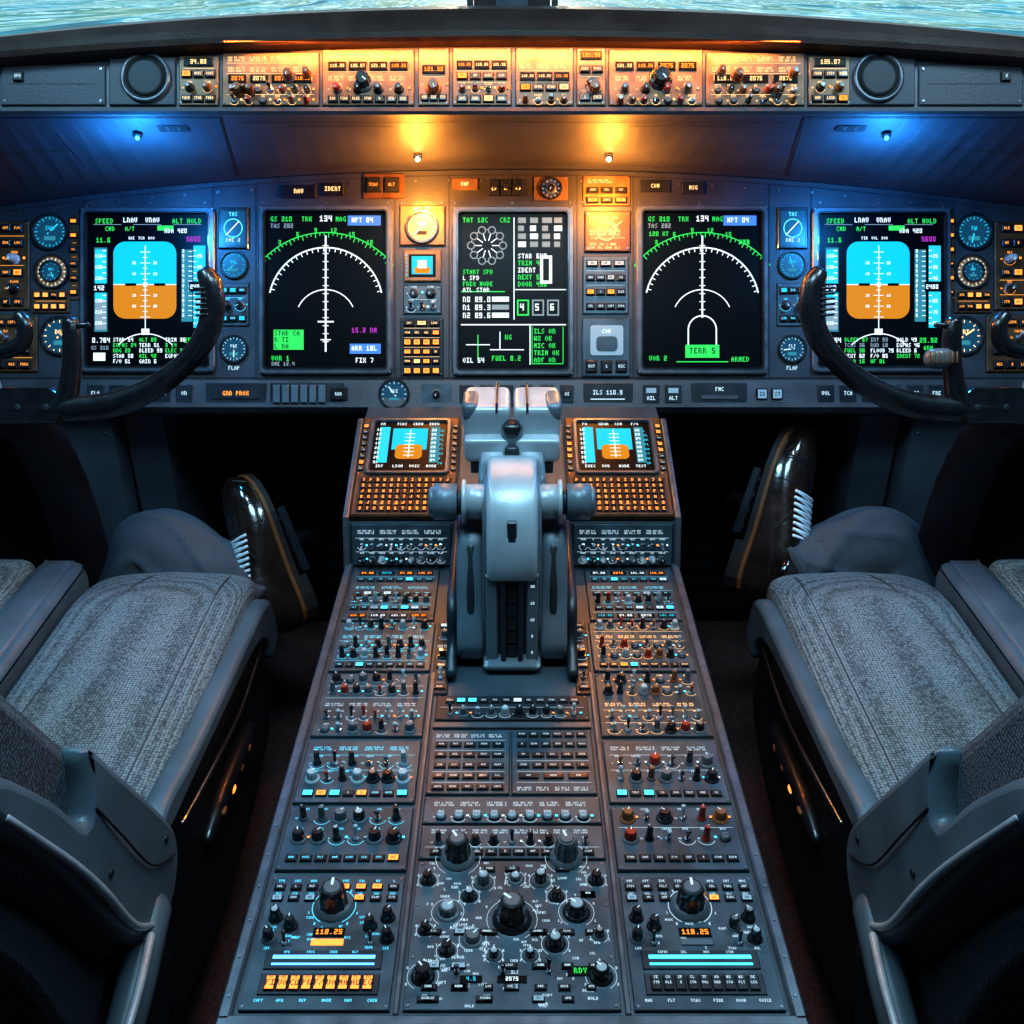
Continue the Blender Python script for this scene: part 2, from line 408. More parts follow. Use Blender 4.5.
o=nt.nodes.new('ShaderNodeOutputMaterial'); mx=nt.nodes.new('ShaderNodeMixShader'); t=nt.nodes.new('ShaderNodeBsdfTransparent'); gl=nt.nodes.new('ShaderNodeBsdfGlossy'); gl.inputs['Roughness'].default_value=.02
mx.inputs[0].default_value=.06; nt.links.new(t.outputs[0],mx.inputs[1]); nt.links.new(gl.outputs[0],mx.inputs[2]); nt.links.new(mx.outputs[0],o.inputs[0]); MATS['window_glass']=g
for i,(a,c) in enumerate(((-1.38,-.085),(.085,1.38))): 
    b=B('window_%d'%(i+1)); b.box(a,2.62,c,2.625,1.4,2.05,'window_glass'); b.make()

# terrain outside, far below: farmland and hills cut by rivers and lakes
tm=bpy.data.materials.new('terrain'); tm.use_nodes=True; nt=tm.node_tree; N=nt.nodes; L=nt.links; bs=N['Principled BSDF']
tc=N.new('ShaderNodeTexCoord'); mp=N.new('ShaderNodeMapping'); mp.inputs['Scale'].default_value=(1,.10,1); mp.inputs['Rotation'].default_value=(0,0,.12); L.new(tc.outputs['Object'],mp.inputs['Vector'])
n=N.new('ShaderNodeTexNoise'); n.inputs['Scale'].default_value=.0008; n.inputs['Detail'].default_value=9; n.inputs['Roughness'].default_value=.6; n.inputs['Distortion'].default_value=1.6; L.new(mp.outputs[0],n.inputs['Vector'])
r=N.new('ShaderNodeValToRGB'); e=r.color_ramp.elements; e[0].position=.36; e[0].color=(.02,.16,.20,1); e[1].position=.66; e[1].color=(.95,.97,.9,1)
for p_,c_ in ((.44,(.04,.40,.48,1)),(.47,(1,1,.97,1)),(.485,(.03,.22,.22,1)),(.51,(.10,.30,.22,1)),(.54,(.40,.46,.32,1)),(.555,(.98,.92,.80,1)),(.57,(.06,.30,.32,1)),(.61,(.25,.55,.55,1))):
    x=e.new(p_); x.color=c_
L.new(n.outputs['Fac'],r.inputs['Fac']); L.new(r.outputs['Color'],bs.inputs['Base Color']); bs.inputs['Roughness'].default_value=.7; bs.inputs['Specular IOR Level'].default_value=.06
MATS['terrain']=tm
b=B('terrain'); b.rect(-30000,50,30000,60000,-350,'terrain'); b.make()

# ================================================================== MAIN INSTRUMENT PANEL
def ptop(x): return 168+37*((x-512)/512)**2
b=B('instrument_panel',PANEL)
xs=list(range(-100,1125,12))
n=len(xs)
P=[];F=[]
for x in xs:
    t=ptop(x); P+=[(x,t,-30),(x,t,-2),(x,t+2,0),(x,379,0),(x,381,5),(x,408,8),(x,413,2),(x,413,-30)]
for i in range(n-1):
    for j in range(7): F.append((i*8+j,i*8+j+1,(i+1)*8+j+1,(i+1)*8+j))
b.add(P,F,'panel_paint',False,rev=False)
for x in (84,213,256,395,449,577,633,769,811,953):
    b.line(x,ptop(x)+6,x,378,.8,.25,'seam')
b.line(-100,378,1124,378,1.2,.3,'seam')
for sgn in (-1,1):
    for i in range(30):
        xa=512+sgn*i*17; xb=512+sgn*(i+1)*17; b.line(xa,ptop(xa)+7,xb,ptop(xb)+7,.8,.25,'seam')
for x in range(20,1010,33): screw(b,x,ptop(x)+12,0,1.7)
for x in (90,150,205,262,325,388,402,442,455,512,570,582,628,640,700,762,820,880,942): screw(b,x,203,0,1.4)
for x,w in ((282,34),(322,22)):
    b.box(x,ptop(x)+10,x+w,ptop(x)+23,0,2,'black_plastic',.6); b.text(word(),x+w/2,ptop(x)+14,4.5,2.1,'lab_warm',True)
b.box(363,174,404,199,0,2,'plate_amber',.8); button(b,374,186,14,14,2,lab='lab_amber'); button(b,392,186,14,14,2,lab='lab_amber')
for x in (494,506,518): b.box(x-5,180,x+5,196,0,2.5,'plate_dark',.6); toggle(b,x,189,2,1.8,6)
b.box(534,177,568,201,0,1.5,'plate_warm',.6); dial(b,551,189,10,1,'dial_face','lab_warm',6); knob(b,551,189,2,4,5)
module(b,583,176,630,206,['x1','b3','b3'],.55,'plate_warm','lab_warm')
for x,w in ((452,26),(640,30),(682,22)):
    b.box(x,ptop(x)+10,x+w,ptop(x)+22,0,1.5,'plate_warm' if x<500 else 'plate_dark',.5); b.text(word(),x+w/2,ptop(x)+14,4,1.7,'lab_warm',True)
# column A (between left nav and centre)
b.box(400,206,445,246,0,3,'plate_warm',1); dial(b,422,228,15,3,'dial_warm','g_white',10); b.text('ALT  FT',422,208,3.2,3.2,'g_white',True)
b.box(404,251,441,282,0,3,'plate_warm',1); b.rect(409,255,436,278,3.1,'screen_black'); b.rect(412,257,433,275,3.2,'g_sky'); b.rect(415,268,430,274,3.25,'g_brown'); b.rect(418,261,427,269,3.3,'g_white')
for q in range(6): b.text('%d'%q,406,254+q*4,3,3.3,'g_cyan')
module(b,404,286,441,314,['k2','t3'],.7,'plate2','lab')
module(b,401,319,443,376,['b3','b4','a4','b4','b4','a4'],.55,'plate_dark','lab_warm',lits=.4,litm=('lit_amber','lab_warm'))
# column B (right of centre)
module(b,585,212,630,252,['x1','x1','x1'],.9,'plate_amber','lab_warm'); b.arc(606,232,9,0,360,1,2.9,'lab_warm'); b.arc(612,229,5,0,360,.8,2.9,'lab_warm'); b.line(595,240,622,222,1,2.9,'lab_warm')
module(b,583,257,628,314,['b3','b4','b4','b4'],.6,'plate2','lab',lits=.4,litm=('lit_amber','screen_grey','screen_grey'))
b.box(582,319,630,377,0,3,'plate2',1); b.prism(b.rr(590,326,623,356,3),3,4,'screen_grey',.5); b.text('COM',606,330,4,4.2,'g_white',True); b.prism(b.rr(596,337,617,352,4),4,4.6,'plate',.3)
for q in range(3): button(b,591+q*15,367,10,11,3)
# slim columns
for cx in (234,792):
    b.box(cx-15,208,cx+15,249,0,3,'black_plastic',.8); b.rect(cx-12,212,cx+12,246,3.1,'dial_face')
    b.arc(cx,229,9,0,360,1,3.3,'lab_cyan'); b.text('TAS',cx,213,4,3.3,'lab_cyan',True); b.text('DME 2',cx,239,4,3.3,'lab',True); b.line(cx-7,236,cx+6,222,1,3.4,'g_white')
    dial(b,cx,265,13,0,'dial_face','g_cyan'); module(b,cx-15,284,cx+15,326,['b3','k2','b3'],.6,'plate2','lab_cyan',lits=.3,litm=('g_cyan',))
    dial(b,cx,349,13,0,'dial_face','lab',10); b.text('FLAP',cx,366,4,.3,'lab',True)
# outer amber groups
for s_ in (-1,1):
    X=lambda x: 512+s_*(x-512)
    xa,xb=sorted((X(-60),X(30))); module(b,xa,222,xb,310,['b7','b7','k4','b7','k4','b7'],.75,'plate_amber','lab_amber',lits=.35,litm=('lit_amber','g_orange'))
    module(b,min(X(33),X(70)),290,max(X(33),X(70)),313,['b4','b4'],.6,'plate_amber','lab_amber',lits=.5,litm=('lit_amber',))
    dial(b,X(50),232,17,0,'dial_face','g_cyan'); dial(b,X(52),272,16,0,'dial_warm','g_white',10); dial(b,X(52),272,10,2,'dial_face','g_cyan',6)
    dial(b,X(60),336,18,0,'dial_face','lab_warm',8)
    xa,xb=sorted((X(-60),X(38))); module(b,xa,316,xb,372,['b7','t5','b7','b7'],.75,'plate_amber','lab_amber')
    xa,xb=sorted((X(70),X(80))); module(b,xa,215,xb,300,['b1','b1','b1','b1','b1','b1'],.5,'plate_amber','lab_amber',lits=.5,litm=('g_orange',))
# lower ledge
Z=6.5
def led(x0,x1,fn=None): b.box(x0,384,x1,406,5.6,Z+1,'plate_dark',.6)
led(208,268); b.box(214,389,262,400,Z,Z+2,'plate_dark',.5); b.text('GND PROX',238,392,4.5,Z+2.2,'lab_amber',True)
led(272,345)
for q in range(6): b.box(275+q*9,386,282+q*9,404,Z,Z+4,'grey_plastic',.8)
button(b,340,395,16,12,Z); dial(b,395,395,14,Z,'dial_face','lab',8)
b.box(422,385,452,405,Z,Z+1,'plate2'); knob(b,437,395,Z,4,7)
for x in (460,480,500,520,540,560): b.box(x,386,x+13,404,5.6,Z+2,'plate_dark',.6); button(b,x+6.5,395,8,8,Z)
led(583,632); b.text('ILS 110.9',607,391,4.5,Z+1.2,'lab',True); b.line(590,400,624,400,1,Z+1.2,'lab')
for x in (650,672): b.box(x-8,386,x+8,404,5.6,Z+2,'plate_dark',.6); b.rect(x-5,389,x+5,394,Z+2.1,'screen_grey'); b.text(word()[:3],x,397,4,Z+2.2,'lab',True)
led(690,745); b.text('FMC',718,388,4,Z+1.2,'lab',True); b.box(700,396,736,400,Z,Z+2,'panel_edge')
for x in (760,775): button(b,x,395,10,10,Z,lit='screen_grey')
for x in list(range(90,200,22))+list(range(815,960,22)): b.box(x,386,x+17,404,5.6,Z+1,'plate_dark',.6); b.text(word()[:3],x+8.5,392,4,Z+1.2,'lab',True)
b.make()

# ------------------------------------------------------------------ displays
def bezel(b,x0,y0,x1,y1,z=0):
    b.ring(b.rr(x0-7,y0-7,x1+7,y1+7,7),b.rr(x0,y0,x1,y1,3),z,z+5,'panel_edge',1.5)
    b.ring(b.rr(x0-2.2,y0-2.2,x1+2.2,y1+2.2,4),b.rr(x0,y0,x1,y1,3),z,z+5.6,'black_plastic',.5)
    b.prism(b.rr(x0-1,y0-1,x1+1,y1+1,3),z,z+1.5,'screen_black')
    for x in (x0-4.5,x1+4.5):
        for y in (y0-4.5,y1+4.5): screw(b,x,y,z+4.6,1.3)
def pfd(x0,x1):
    b=B('primary_flight_display',PANEL); y0,y1=215,366; bezel(b,x0,y0,x1,y1); z=1.7; cx=(x0+x1)/2; W=x1-x0
    c=cx-2.5; a0,a1=c-32,c+31; hy=285
    pts=b.rr(a0,242,a1,319,12,6)
    def clip(pts,y,keep_above):
        out=[]
        n=len(pts)
        for i in range(n):
            p,q=pts[i],pts[(i+1)%n]; ip=(p[1]<y)==keep_above; iq=(q[1]<y)==keep_above
            if ip: out.append(p)
            if ip!=iq: t=(y-p[1])/(q[1]-p[1]); out.append((p[0]+(q[0]-p[0])*t,y))
        return out
    for k,m in ((True,'g_sky'),(False,'g_brown')):
        q=clip(pts,hy,k); b.add([(x,y,z) for x,y in q],[tuple(range(len(q)))],m)
    b.line(a0,hy,a1,hy,.8,z+.2,'g_white')
    for i in range(-6,7):
        if i: b.line(c-(5 if i%2==0 else 2.5),hy+i*5.4,c+(5 if i%2==0 else 2.5),hy+i*5.4,.6,z+.3,'g_white')
        if i and i%2==0 and abs(i)<6:
            b.text('%d'%abs(i*5),c-13,hy+i*5.4-1.4,2.8,z+.3,'g_white'); b.text('%d'%abs(i*5),c+8,hy+i*5.4-1.4,2.8,z+.3,'g_white')
    b.line(c,246,c,330,.9,z+.3,'g_white')
    b.box(c-20,hy-1.2,c-9,hy+1.2,z,z+.8,'screen_black'); b.box(c+9,hy-1.2,c+20,hy+1.2,z,z+.8,'screen_black'); b.rect(c-2,hy-2,c+2,hy+2,z+.5,'g_white')
    for q in range(3): b.text(word()[:3],c-14+q*10,237,3,z,'g_white',True)
    b.rect(x0+7,248,x0+20,332,z,'g_tape'); b.rect(x0+8,250,x0+19,300,z+.1,'g_cyan'); b.rect(x0+8,300,x0+19,330,z+.1,'g_dim')
    b.rect(x1-15,246,x1-3,328,z,'g_cyan')
    b.rect(a1+5,250,a1+16,322,z,'g_tape')
    for i in range(14):
        y=251+i*5.6; b.line(x0+15,y,x0+19,y,.8,z+.3,'g_white'); b.line(x1-15,y,x1-12,y,.8,z+.3,'g_white')
        if i%2: b.text('%d'%(100+i*10),x0+8,y-2,3.4,z+.3,'g_white'); b.text('%d'%(20+i*5),x1-11,y-2,3.6,z+.3,'g_white')
        b.text('%d'%(9-i%9),a1+6,y*.88+29,3.4,z+.3,'g_white'); b.line(a1+12,y*.88+31,a1+16,y*.88+31,.7,z+.3,'g_white')
    b.box(x0+5,284,x0+22,293,z,z+.6,'screen_black'); b.text('142',x0+7,286,5,z+.8,'g_white'); b.box(x1-19,282,x1-2,292,z,z+.6,'screen_black'); b.text('2480',x1-18,285,4.4,z+.8,'g_white')
    b.text('SPEED',x0+8,219,5,z,'g_green'); b.text('LNAV  VNAV',x0+36,218,5,z,'g_white'); b.text('ALT HOLD',x1-36,219,5,z,'g_green')
    b.text('CMD   A/T',x0+18,227,4.5,z,'g_green'); b.text('11.6',x0+9,238,5,z,'g_green'); b.text('5600',x1-22,237,5,z,'g_magenta')
    b.text('MDA 420',x1-44,229,4.5,z,'g_white'); b.rect(x0+70,226,x0+86,231,z,'g_green')
    for i in range(3): b.line(x0+6+i*40,225,x0+34+i*40,225,.6,z,'g_dim')
    for i in range(14):
        b.text(word()+' %d'%R.randint(1,99),x0+26+(i%3)*26,338+(i//3)*5.4,4.,z+.2,R.choice(('g_white','g_white','g_green','g_dim')))
    b.arc(c,372,38,225,315,1,z+.3,'g_white',24)
    b.text('0.784',x0+5,338,5,z,'g_white'); b.text('29.92',x1-24,338,5,z,'g_green'); b.text('QNH',x1-20,346,4.5,z,'g_green'); b.text('GS 310',x0+4,346,4,z,'g_dim')
    b.rect(c-4,329,c+4,335,z,'g_white'); b.rect(x1-18,352,x1-6,361,z,'g_green'); b.rect(x0+6,353,x0+18,361,z,'g_white')
    return b.make()
def nd(x0,x1,right):
    b=B('navigation_display',PANEL); y0,y1=213,368; bezel(b,x0,y0,x1,y1); z=1.7; c=(x0+x1)/2
    b.arc(c,319,86,218,322,1,z,'g_green',40)
    for i,a in enumerate(range(218,323,3)):
        k=5 if i%3==0 else 3; b.line(c+86*math.cos(math.radians(a)),319+86*math.sin(math.radians(a)),c+(86-k)*math.cos(math.radians(a)),319+(86-k)*math.sin(math.radians(a)),.9,z,'g_green')
    for i in range(6): b.text('%d'%(3+i*3),c-46+i*18,228+abs(2.5-i)**2*2,4.5,z,'g_green',True)
    b.arc(c,305,57,192,348,1.5,z,'g_white',44)
    for a in range(196,348,6): b.line(c+53*math.cos(math.radians(a)),305+53*math.sin(math.radians(a)),c+57*math.cos(math.radians(a)),305+57*math.sin(math.radians(a)),.9,z,'g_white')
    b.arc(c,320,30,205,335,1.1,z,'g_white',26)
    b.line(c,236,c,352 if not right else 318,1.8,z+.1,'g_white')
    for y in range(246,350 if not right else 316,8): b.line(c-3,y,c+3,y,.8,z+.1,'g_white')
    b.text('TRK',c-24,217,5,z,'g_green'); b.text('134',c-6,216,6,z,'g_white'); b.text('MAG',c+10,217,5,z,'g_green')
    b.text('GS 310',x0+5,217,5,z,'g_green'); b.text('TAS 282',x0+5,224,4.5,z,'g_dim'); b.rect(x1-38,216,x1-5,226,z,'g_blue'); b.text('WPT 04',x1-34,218,5,z+.2,'g_white')
    if not right:
        b.rect(x0+8,330,x0+38,350,z,'g_green')
        for i in range(3): b.text(word()[:4]+' '+word()[:2],x0+9,331+i*6.5,5,z+.2,'seam')
        b.text('VOR 1',x0+6,356,5,z,'g_green'); b.text('DME 12.4',x0+6,362,4,z,'g_dim')
        b.text('15.2 NM',x1-34,328,5,z,'g_magenta'); b.rect(x1-36,344,x1-5,354,z,'g_blue'); b.text('ARR 18L',x1-34,346,5,z+.2,'g_white'); b.text('FIX 7',x1-30,358,5,z,'g_white')
        b.line(c-8,322,c+8,322,1.6,z,'g_white'); b.line(c-5,340,c+5,340,1.2,z,'g_white')
    else:
        b.arc(c,330,14,180,360,1.4,z,'g_white',20); b.line(c-14,330,c-14,345,1.4,z,'g_white'); b.line(c+14,330,c+14,345,1.4,z,'g_white')
        b.rect(c-17,345,c+17,358,z,'g_green'); b.text('TERR 5',c,348,6,z+.2,'seam',True)
        b.text('VOR 2',x0+6,356,5,z,'g_green'); b.text('ARMED',x1-30,357,5,z,'g_green')
        b.line(c-26,362,c+26,362,1,z,'g_green')
        b.text('120 KT',x0+6,232,4.5,z,'g_green'); b.text('WXR',x1-22,240,5,z,'g_green')
    return b.make()
pfd(88,209); pfd(818,943); nd(266,386,False); nd(643,761,True)
b=B('engine_display',PANEL); bezel(b,459,214,567,369); z=1.7
c=(487,246)
b.arc(*c,16,0,360,1,z,'g_dim',28)
for i in range(10):
    a=i*math.pi/5; b.disc(c[0]+16*math.cos(a),c[1]+16*math.sin(a),4.2,z+.1,'g_dim',10); b.disc(c[0]+16*math.cos(a),c[1]+16*math.sin(a),3,z+.2,'screen_black',10)
    b.line(c[0]+5*math.cos(a),c[1]+5*math.sin(a),c[0]+12*math.cos(a),c[1]+12*math.sin(a),1,z+.1,'g_white')
b.text('TAT 12C',463,218,5,z,'g_green'); b.text('CRZ',500,218,5,z,'g_green')
b.line(514,218,514,320,1,z,'g_white'); b.line(514,290,566,290,1,z,'g_white'); b.line(461,325,566,325,1.2,z,'g_white'); b.line(461,292,505,292,1,z,'g_green'); b.line(530,325,530,365,1,z,'g_white')
for i in range(16): b.rect(518+(i%4)*12,218+(i//4)*8,518+(i%4)*12+R.choice((6,8,10)),223.5+(i//4)*8,z,'g_white' if R.random()<.55 else 'g_dim')
for i in range(5): b.text(word()+' %d'%R.randint(10,999),518,254+i*7,5,z,R.choice(('g_white','g_white','g_green')))
b.rect(540,256,552,284,z+.1,'g_white'); b.rect(543,259,549,281,z+.2,'screen_black')
for i in range(4): b.text(word()+' '+word(),463,270+i*6,4.6,z,'g_white' if i%2 else 'g_green')
for i in range(3): b.text('N%d 89.%d'%(i,i*3),463,297+i*8,5.5,z,'g_white'); b.rect(492,297+i*8,509,302+i*8,z,'g_dim' if i%2 else 'g_white')
for i in range(3): b.rect(517+i*15,300,529+i*15,316,z,'g_green' if i==0 else 'g_dim'); b.rect(518.5+i*15,301.5,527.5+i*15,314.5,z+.2,'screen_black'); b.text('%d'%(i+4),520+i*15,304,7,z+.3,'g_white')
for i in range(5): b.text(word()+' '+R.choice(('ON','OK','12')),534,329+i*7.2,5,z,'g_green')
for x in (532,563): b.line(x,327,x,364,.8,z,'g_green')
b.line(532,364,563,364,.8,z,'g_green')
b.line(478,335,478,360,1,z,'g_green'); b.line(466,345,490,345,1,z,'g_white'); b.line(500,332,500,350,1,z,'g_white'); b.line(490,350,524,350,1,z,'g_white'); b.text('OIL 54',463,358,5,z,'g_white'); b.text('FUEL 8.2',492,356,5,z,'g_green'); b.text('KG',505,335,5,z,'g_green')
b.make()

# ================================================================== GLARESHIELD
LIPB=112
def hood_t(u): return 11+29*u*u
def face_t(u): return 46+22*u*u
b=B('glareshield')
XW=[-1.32+i*.04 for i in range(67)]
rows=[]
for X in XW:
    xs_=X/.0018+512; u=(xs_-512)/512; us=max(-1.2,min(1.2,u)); xp=X/.0021+512
    def lp(y,z): v=LIP.tr(xs_,y,z); return (X,v.y,v.z)
    pt=PANEL.tr(xp,ptop(xp),-2); pt2=PANEL.tr(xp,ptop(xp)-1.5,6)
    h=hood_t(us); f=face_t(us); top=lp(h,6)
    rows.append([(X,pt.y,pt.z),(X,pt2.y,pt2.z),lp(LIPB+3,-5),lp(LIPB+3.5,2),lp(LIPB+1,5),lp(LIPB-3,4),lp(LIPB-4,0),lp(f+1,0),lp(f,12),lp(f-2,17),lp(f-7,19),lp((f+h)/2,16),lp(h+3,11),top,(X,top[1]+.08,top[2]+.002),(X,2.59,top[2]-.05)])
K=len(rows[0]); P=[p for r_ in rows for p in r_]
for j in range(K-1):
    m='shroud_paint' if j<6 else ('panel_paint' if j<7 else 'hood_vinyl')
    F=[(i*K+j,i*K+j+1,(i+1)*K+j+1,(i+1)*K+j) for i in range(len(rows)-1)]
    b.add(P,F,m,j>=8)
def sof(X,t):  # point on sloping soffit, t 0 (lip) .. 1 (panel)
    xs_=X/.0018+512; xp=X/.0021+512; a=LIP.tr(xs_,LIPB+3,-5); c=PANEL.tr(xp,ptop(xp)-1.5,6)
    return Vector((X,a.y+(c.y-a.y)*t,a.z+(c.z-a.z)*t))+Vector((0,-.0012,-.0016))
def sline(Xa,ta,Xb,tb,w,m='seam',n=6):
    P=[]
    for i in range(n+1):
        k=i/n; p=sof(Xa+(Xb-Xa)*k,ta+(tb-ta)*k); P.append(p)
    V=[];
    d=(P[-1]-P[0]).normalized(); nn=Vector((0,-.58,-.8)); s_=d.cross(nn).normalized()*w/2
    for p in P: V+=[tuple(p-s_),tuple(p+s_)]
    b.add(V,[(2*i,2*i+1,2*i+3,2*i+2) for i in range(n)],m)
for s_ in (-1,1):
    sline(s_*.53,0,s_*.575,1,.004); sline(s_*.53,.0,s_*1.2,.0,.004); sline(s_*.85,.42,s_*.99,.42,.0015); sline(s_*.85,.2,s_*.85,.6,.0015)
    sline(s_*.22,.15,s_*.42,.15,.002); sline(s_*.60,.16,s_*.655,.16,.022,'plate_dark',3); sline(s_*.607,.16,s_*.648,.16,.012,'panel_edge',3)
sline(-.5,.08,.5,.08,.0018)
b.make()

b=B('mode_control_panel',LIP)
amb=('lit_amber','g_orange','lab_warm')
KB=('knob_black','knob_brown','knob_black','knob_brown')
def mcp(x0,x1,kinds,hot=True):
    u=(( (x0+x1)/2)-512)/512; t=face_t(u)+3
    module(b,x0,t,x1,106,kinds,.72,'plate_warm' if hot else 'plate_dark','lab_warm' if hot else 'lab',z=.3,reds=.15 if hot else .05,lits=.25,litm=amb,km=KB if hot else None)
mcp(223,319,['x4','x4','d4','m7','m6']); mcp(323,414,['x4','d4','x4','K4','b7']); mcp(419,449,['x2','d1','K1','b3']); mcp(453,511,['x3','d3','b4','m4','b4'])
mcp(516,573,['x3','x3','d3','b4','m4']); mcp(577,605,['d1','b2','K1','b2']); mcp(609,702,['x4','d4','x4','K4','m7']); mcp(706,804,['x4','x4','d3','m7','m6'])
mcp(180,219,['d1','b3','k2','b3']); mcp(808,850,['d1','b3','k2','b3'])
for s_ in (-1,1):
    X=lambda x: 512+s_*(x-512)
    a,c=sorted((X(110),X(176))); b.box(a,58,c,106,.2,3,'shroud_paint',1)
    b.lathe(X(147),79,[(25,3),(25,6),(22,7),(21,4)],'panel_edge',36); b.disc(X(147),79,21.5,4.2,'seam',36); b.lathe(X(147),79,[(19,4),(18.5,5.5),(17,6)],'seam',30); b.disc(X(147),79,16,6.2,'dark_metal',30)
    a,c=sorted((X(2),X(106))); b.box(a,66,c,106,.2,2.5,'shroud_paint',1); b.line(a+8,85,c-8,85,.6,2.6,'seam'); button(b,X(20),78,9,9,2.5)
    for xx in (a+4,c-4):
        for yy in (70,102): screw(b,xx,yy,2.5,1.5)
    a,c=sorted((X(-2),X(-100))); b.box(a,72,c,106,.2,2.5,'shroud_paint',1)
for x,y,r_ in ((364,83,8),(434,90,6),(594,90,6),(660,80,9),(290,78,5),(736,78,5),(240,92,5),(775,92,5),(252,92,4),(308,76,4),(720,74,4),(792,76,4)):
    knob(b,x,y,3,r_,13,'knob_black' if r_>6 else 'knob_brown')
b.make()
def lamp(name,X,t,mt,col,power,off=.035):
    p=sof(X,t); b=B(name); nrm=Vector((0,-.58,-.8))
    b.tube([tuple(p),tuple(p+nrm*.006)],[.009,.009],'dark_metal' if mt=='lamp_blue' else 'chrome',14,1,cap=False); b.sq(tuple(p+nrm*.009),(.0045,.0045,.0045),1,mt,14,8); b.make()
    l=bpy.data.lights.new(name+'_light','POINT'); l.color=col; l.energy=power; l.shadow_soft_size=.012
    ob=bpy.data.objects.new(name+'_light',l); ob.location=p+nrm*off; bpy.context.scene.collection.objects.link(ob)
for X in (-.19,.195): lamp('map_light',X,.74,'lamp_warm',(1,.34,.045),5.2,.075)
for X in (-.70,.70): lamp('flood_light',X,.22,'lamp_blue',(.03,.34,1),5.0,.08)

# ================================================================== CENTRE PEDESTAL
PED=Frame((0,0,.60),u=.001)
b=B('center_pedestal',PED)
b.box(-300,668,300,1575,-600,-1,'pedestal_paint',0)
for s_ in (-1,1):
    a,c=sorted((s_*291,s_*305)); b.box(a,662,c,1578,-60,7,'panel_edge',2.5)
b.box(-305,655,305,669,-60,7,'panel_edge',2.5)
b.box(-124,670,-118,1250,-1,5,'panel_edge',1); b.box(118,670,124,1250,-1,5,'panel_edge',1)
for y in range(690,1560,48):
    for x in (-298,298): screw(b,x,y,7,2)
ys=[(1396,1555),(1256,1388),(1104,1246),(974,1094),(862,964),(676,852)]
for s_ in (-1,1):
    def XX(a,c): 
        return (a*s_,c*s_) if s_>0 else (c*s_,a*s_)
    lb='lab_cyan' if s_<0 else 'lab'; am=('lit_amber','lit_white','lit_amber','lit_cyan','screen_grey') if s_>0 else ('lit_cyan','screen_grey','lit_cyan','lit_amber')
    kmw=('knob_black','knob_black','knob_black','knob_brown','knob_grey','knob_white') if s_>0 else ('knob_black','knob_black','knob_black','knob_grey','knob_white')
    a,c=XX(132,286)
    module(b,a,ys[0][0],c,ys[0][1],['d4','b8','x3','b8','m8','b8','d4'],1,'plate','lab_cyan',lits=.35,litm=('lit_cyan','lab','screen_grey'))
    a,c=XX(128,286)
    module(b,a,ys[1][0],c,ys[1][1],['m8','x4','m8','m8','b9'],1.05,'plate2',lb if s_<0 else 'lab_warm',lits=.35,litm=am,reds=.22 if s_>0 else .03,km=kmw)
    module(b,a,ys[2][0],c,ys[2][1],['m7','m8','x4','t8','m7'],1.05,'plate','lab' if s_<0 else 'lab_warm',lits=.25,litm=am,reds=.05,km=kmw,big=1.15)
    module(b,a,ys[3][0],c,ys[3][1],['x4','m6','m7','b8'],1.1,'plate2',lb,litm=am,lits=.25,km=kmw,big=1.25)
    module(b,a,ys[4][0],c,ys[4][1],['m6','m6','b8'],1.1,'plate',lb,litm=am,lits=.3,km=kmw[:-1],big=1.25,reds=.12)
    y0,y1=ys[5]; b.box(a,y0,c,y1,0,3,'plate',.8)
    for sx in (a+4,c-4):
        for sy in (y0+4,y1-4): screw(b,sx,sy,3,2)
    m_=s_*206
    for i in range(8):
        x=a+12+i*(c-a-24)/7; b.text(word()[:3],x,y1-5,3.6,3.2,lb,True); button(b,x,y1-17,12,8,3,lit=('lit_amber' if (i in(4,5,6) and s_<0) else None))
        if i not in (3,4): button(b,x,y1-33,12,8,3,lit='lit_amber' if (i==5) else ('screen_grey' if R.random()<.3 else None)); b.text(word()[:3],x,y1-24,3,3.2,lb,True)
    knob(b,m_,y1-44,3,17,32,'knob_black',1.57,top='knob_grey')
    b.arc(m_,y1-44,25,-60,240,.8,3.2,lb,24)
    for i in range(9):
        t=math.radians(-50+i*35); b.text('%d'%i,m_+29*math.cos(t),y1-44+29*math.sin(t),3.6,3.2,lb,True)
    for dx,dy in ((-64,-60),(-45,-72),(45,-72),(64,-60),(-66,-88),(66,-88)): knob(b,m_+dx,y1+dy,3,6.5,16,'knob_black'); b.text(word()[:3],m_+dx,y1+dy-11,3.2,3.2,lb,True)
    window(b,m_,y1-80,34,10,3,'118.25','g_orange'); b.box(m_-18,y1-97,m_+18,y1-89,3,4.5,'lit_amber' if s_<0 else 'knob_grey',.5)
    for dx in (-48,48): toggle(b,m_+dx,y1-94,3,3.4,14)
    b.box(m_-64,y0+48,m_+64,y0+72,3,4.5,'plate_dark',.8)
    b.box(m_-56,y0+61,m_+56,y0+65,4.5,6,'lit_blue' if s_<0 else 'lit_cyan',.5)
    b.box(m_-56,y0+53,m_+56,y0+55,4.5,6,'lit_blue' if s_<0 else 'lit_cyan',.5)
    for dx in (-45,-20,5,30): b.text(word(),m_+dx,y0+71,3,4.7,lb)
    b.box(m_-64,y0+17,m_+64,y0+43,3,4.5,'plate_dark',.8)
    for i in range(9):
        x=m_-52+i*13; button(b,x,y0+30,10.5,17,4.2,lit='lit_amber' if s_<0 else None); b.text(word()[:2],x,y0+38,3.5,7.4,'seam' if s_<0 else 'lab',True)
    for i in range(6): b.text(word(),m_-66+i*24,y0+13,3.6,3.2,lb)
    for i in range(16): b.text(word()[:4],a+8+R.random()*(c-a-26),y0+R.uniform(76,120),3.2,3.15,lb)
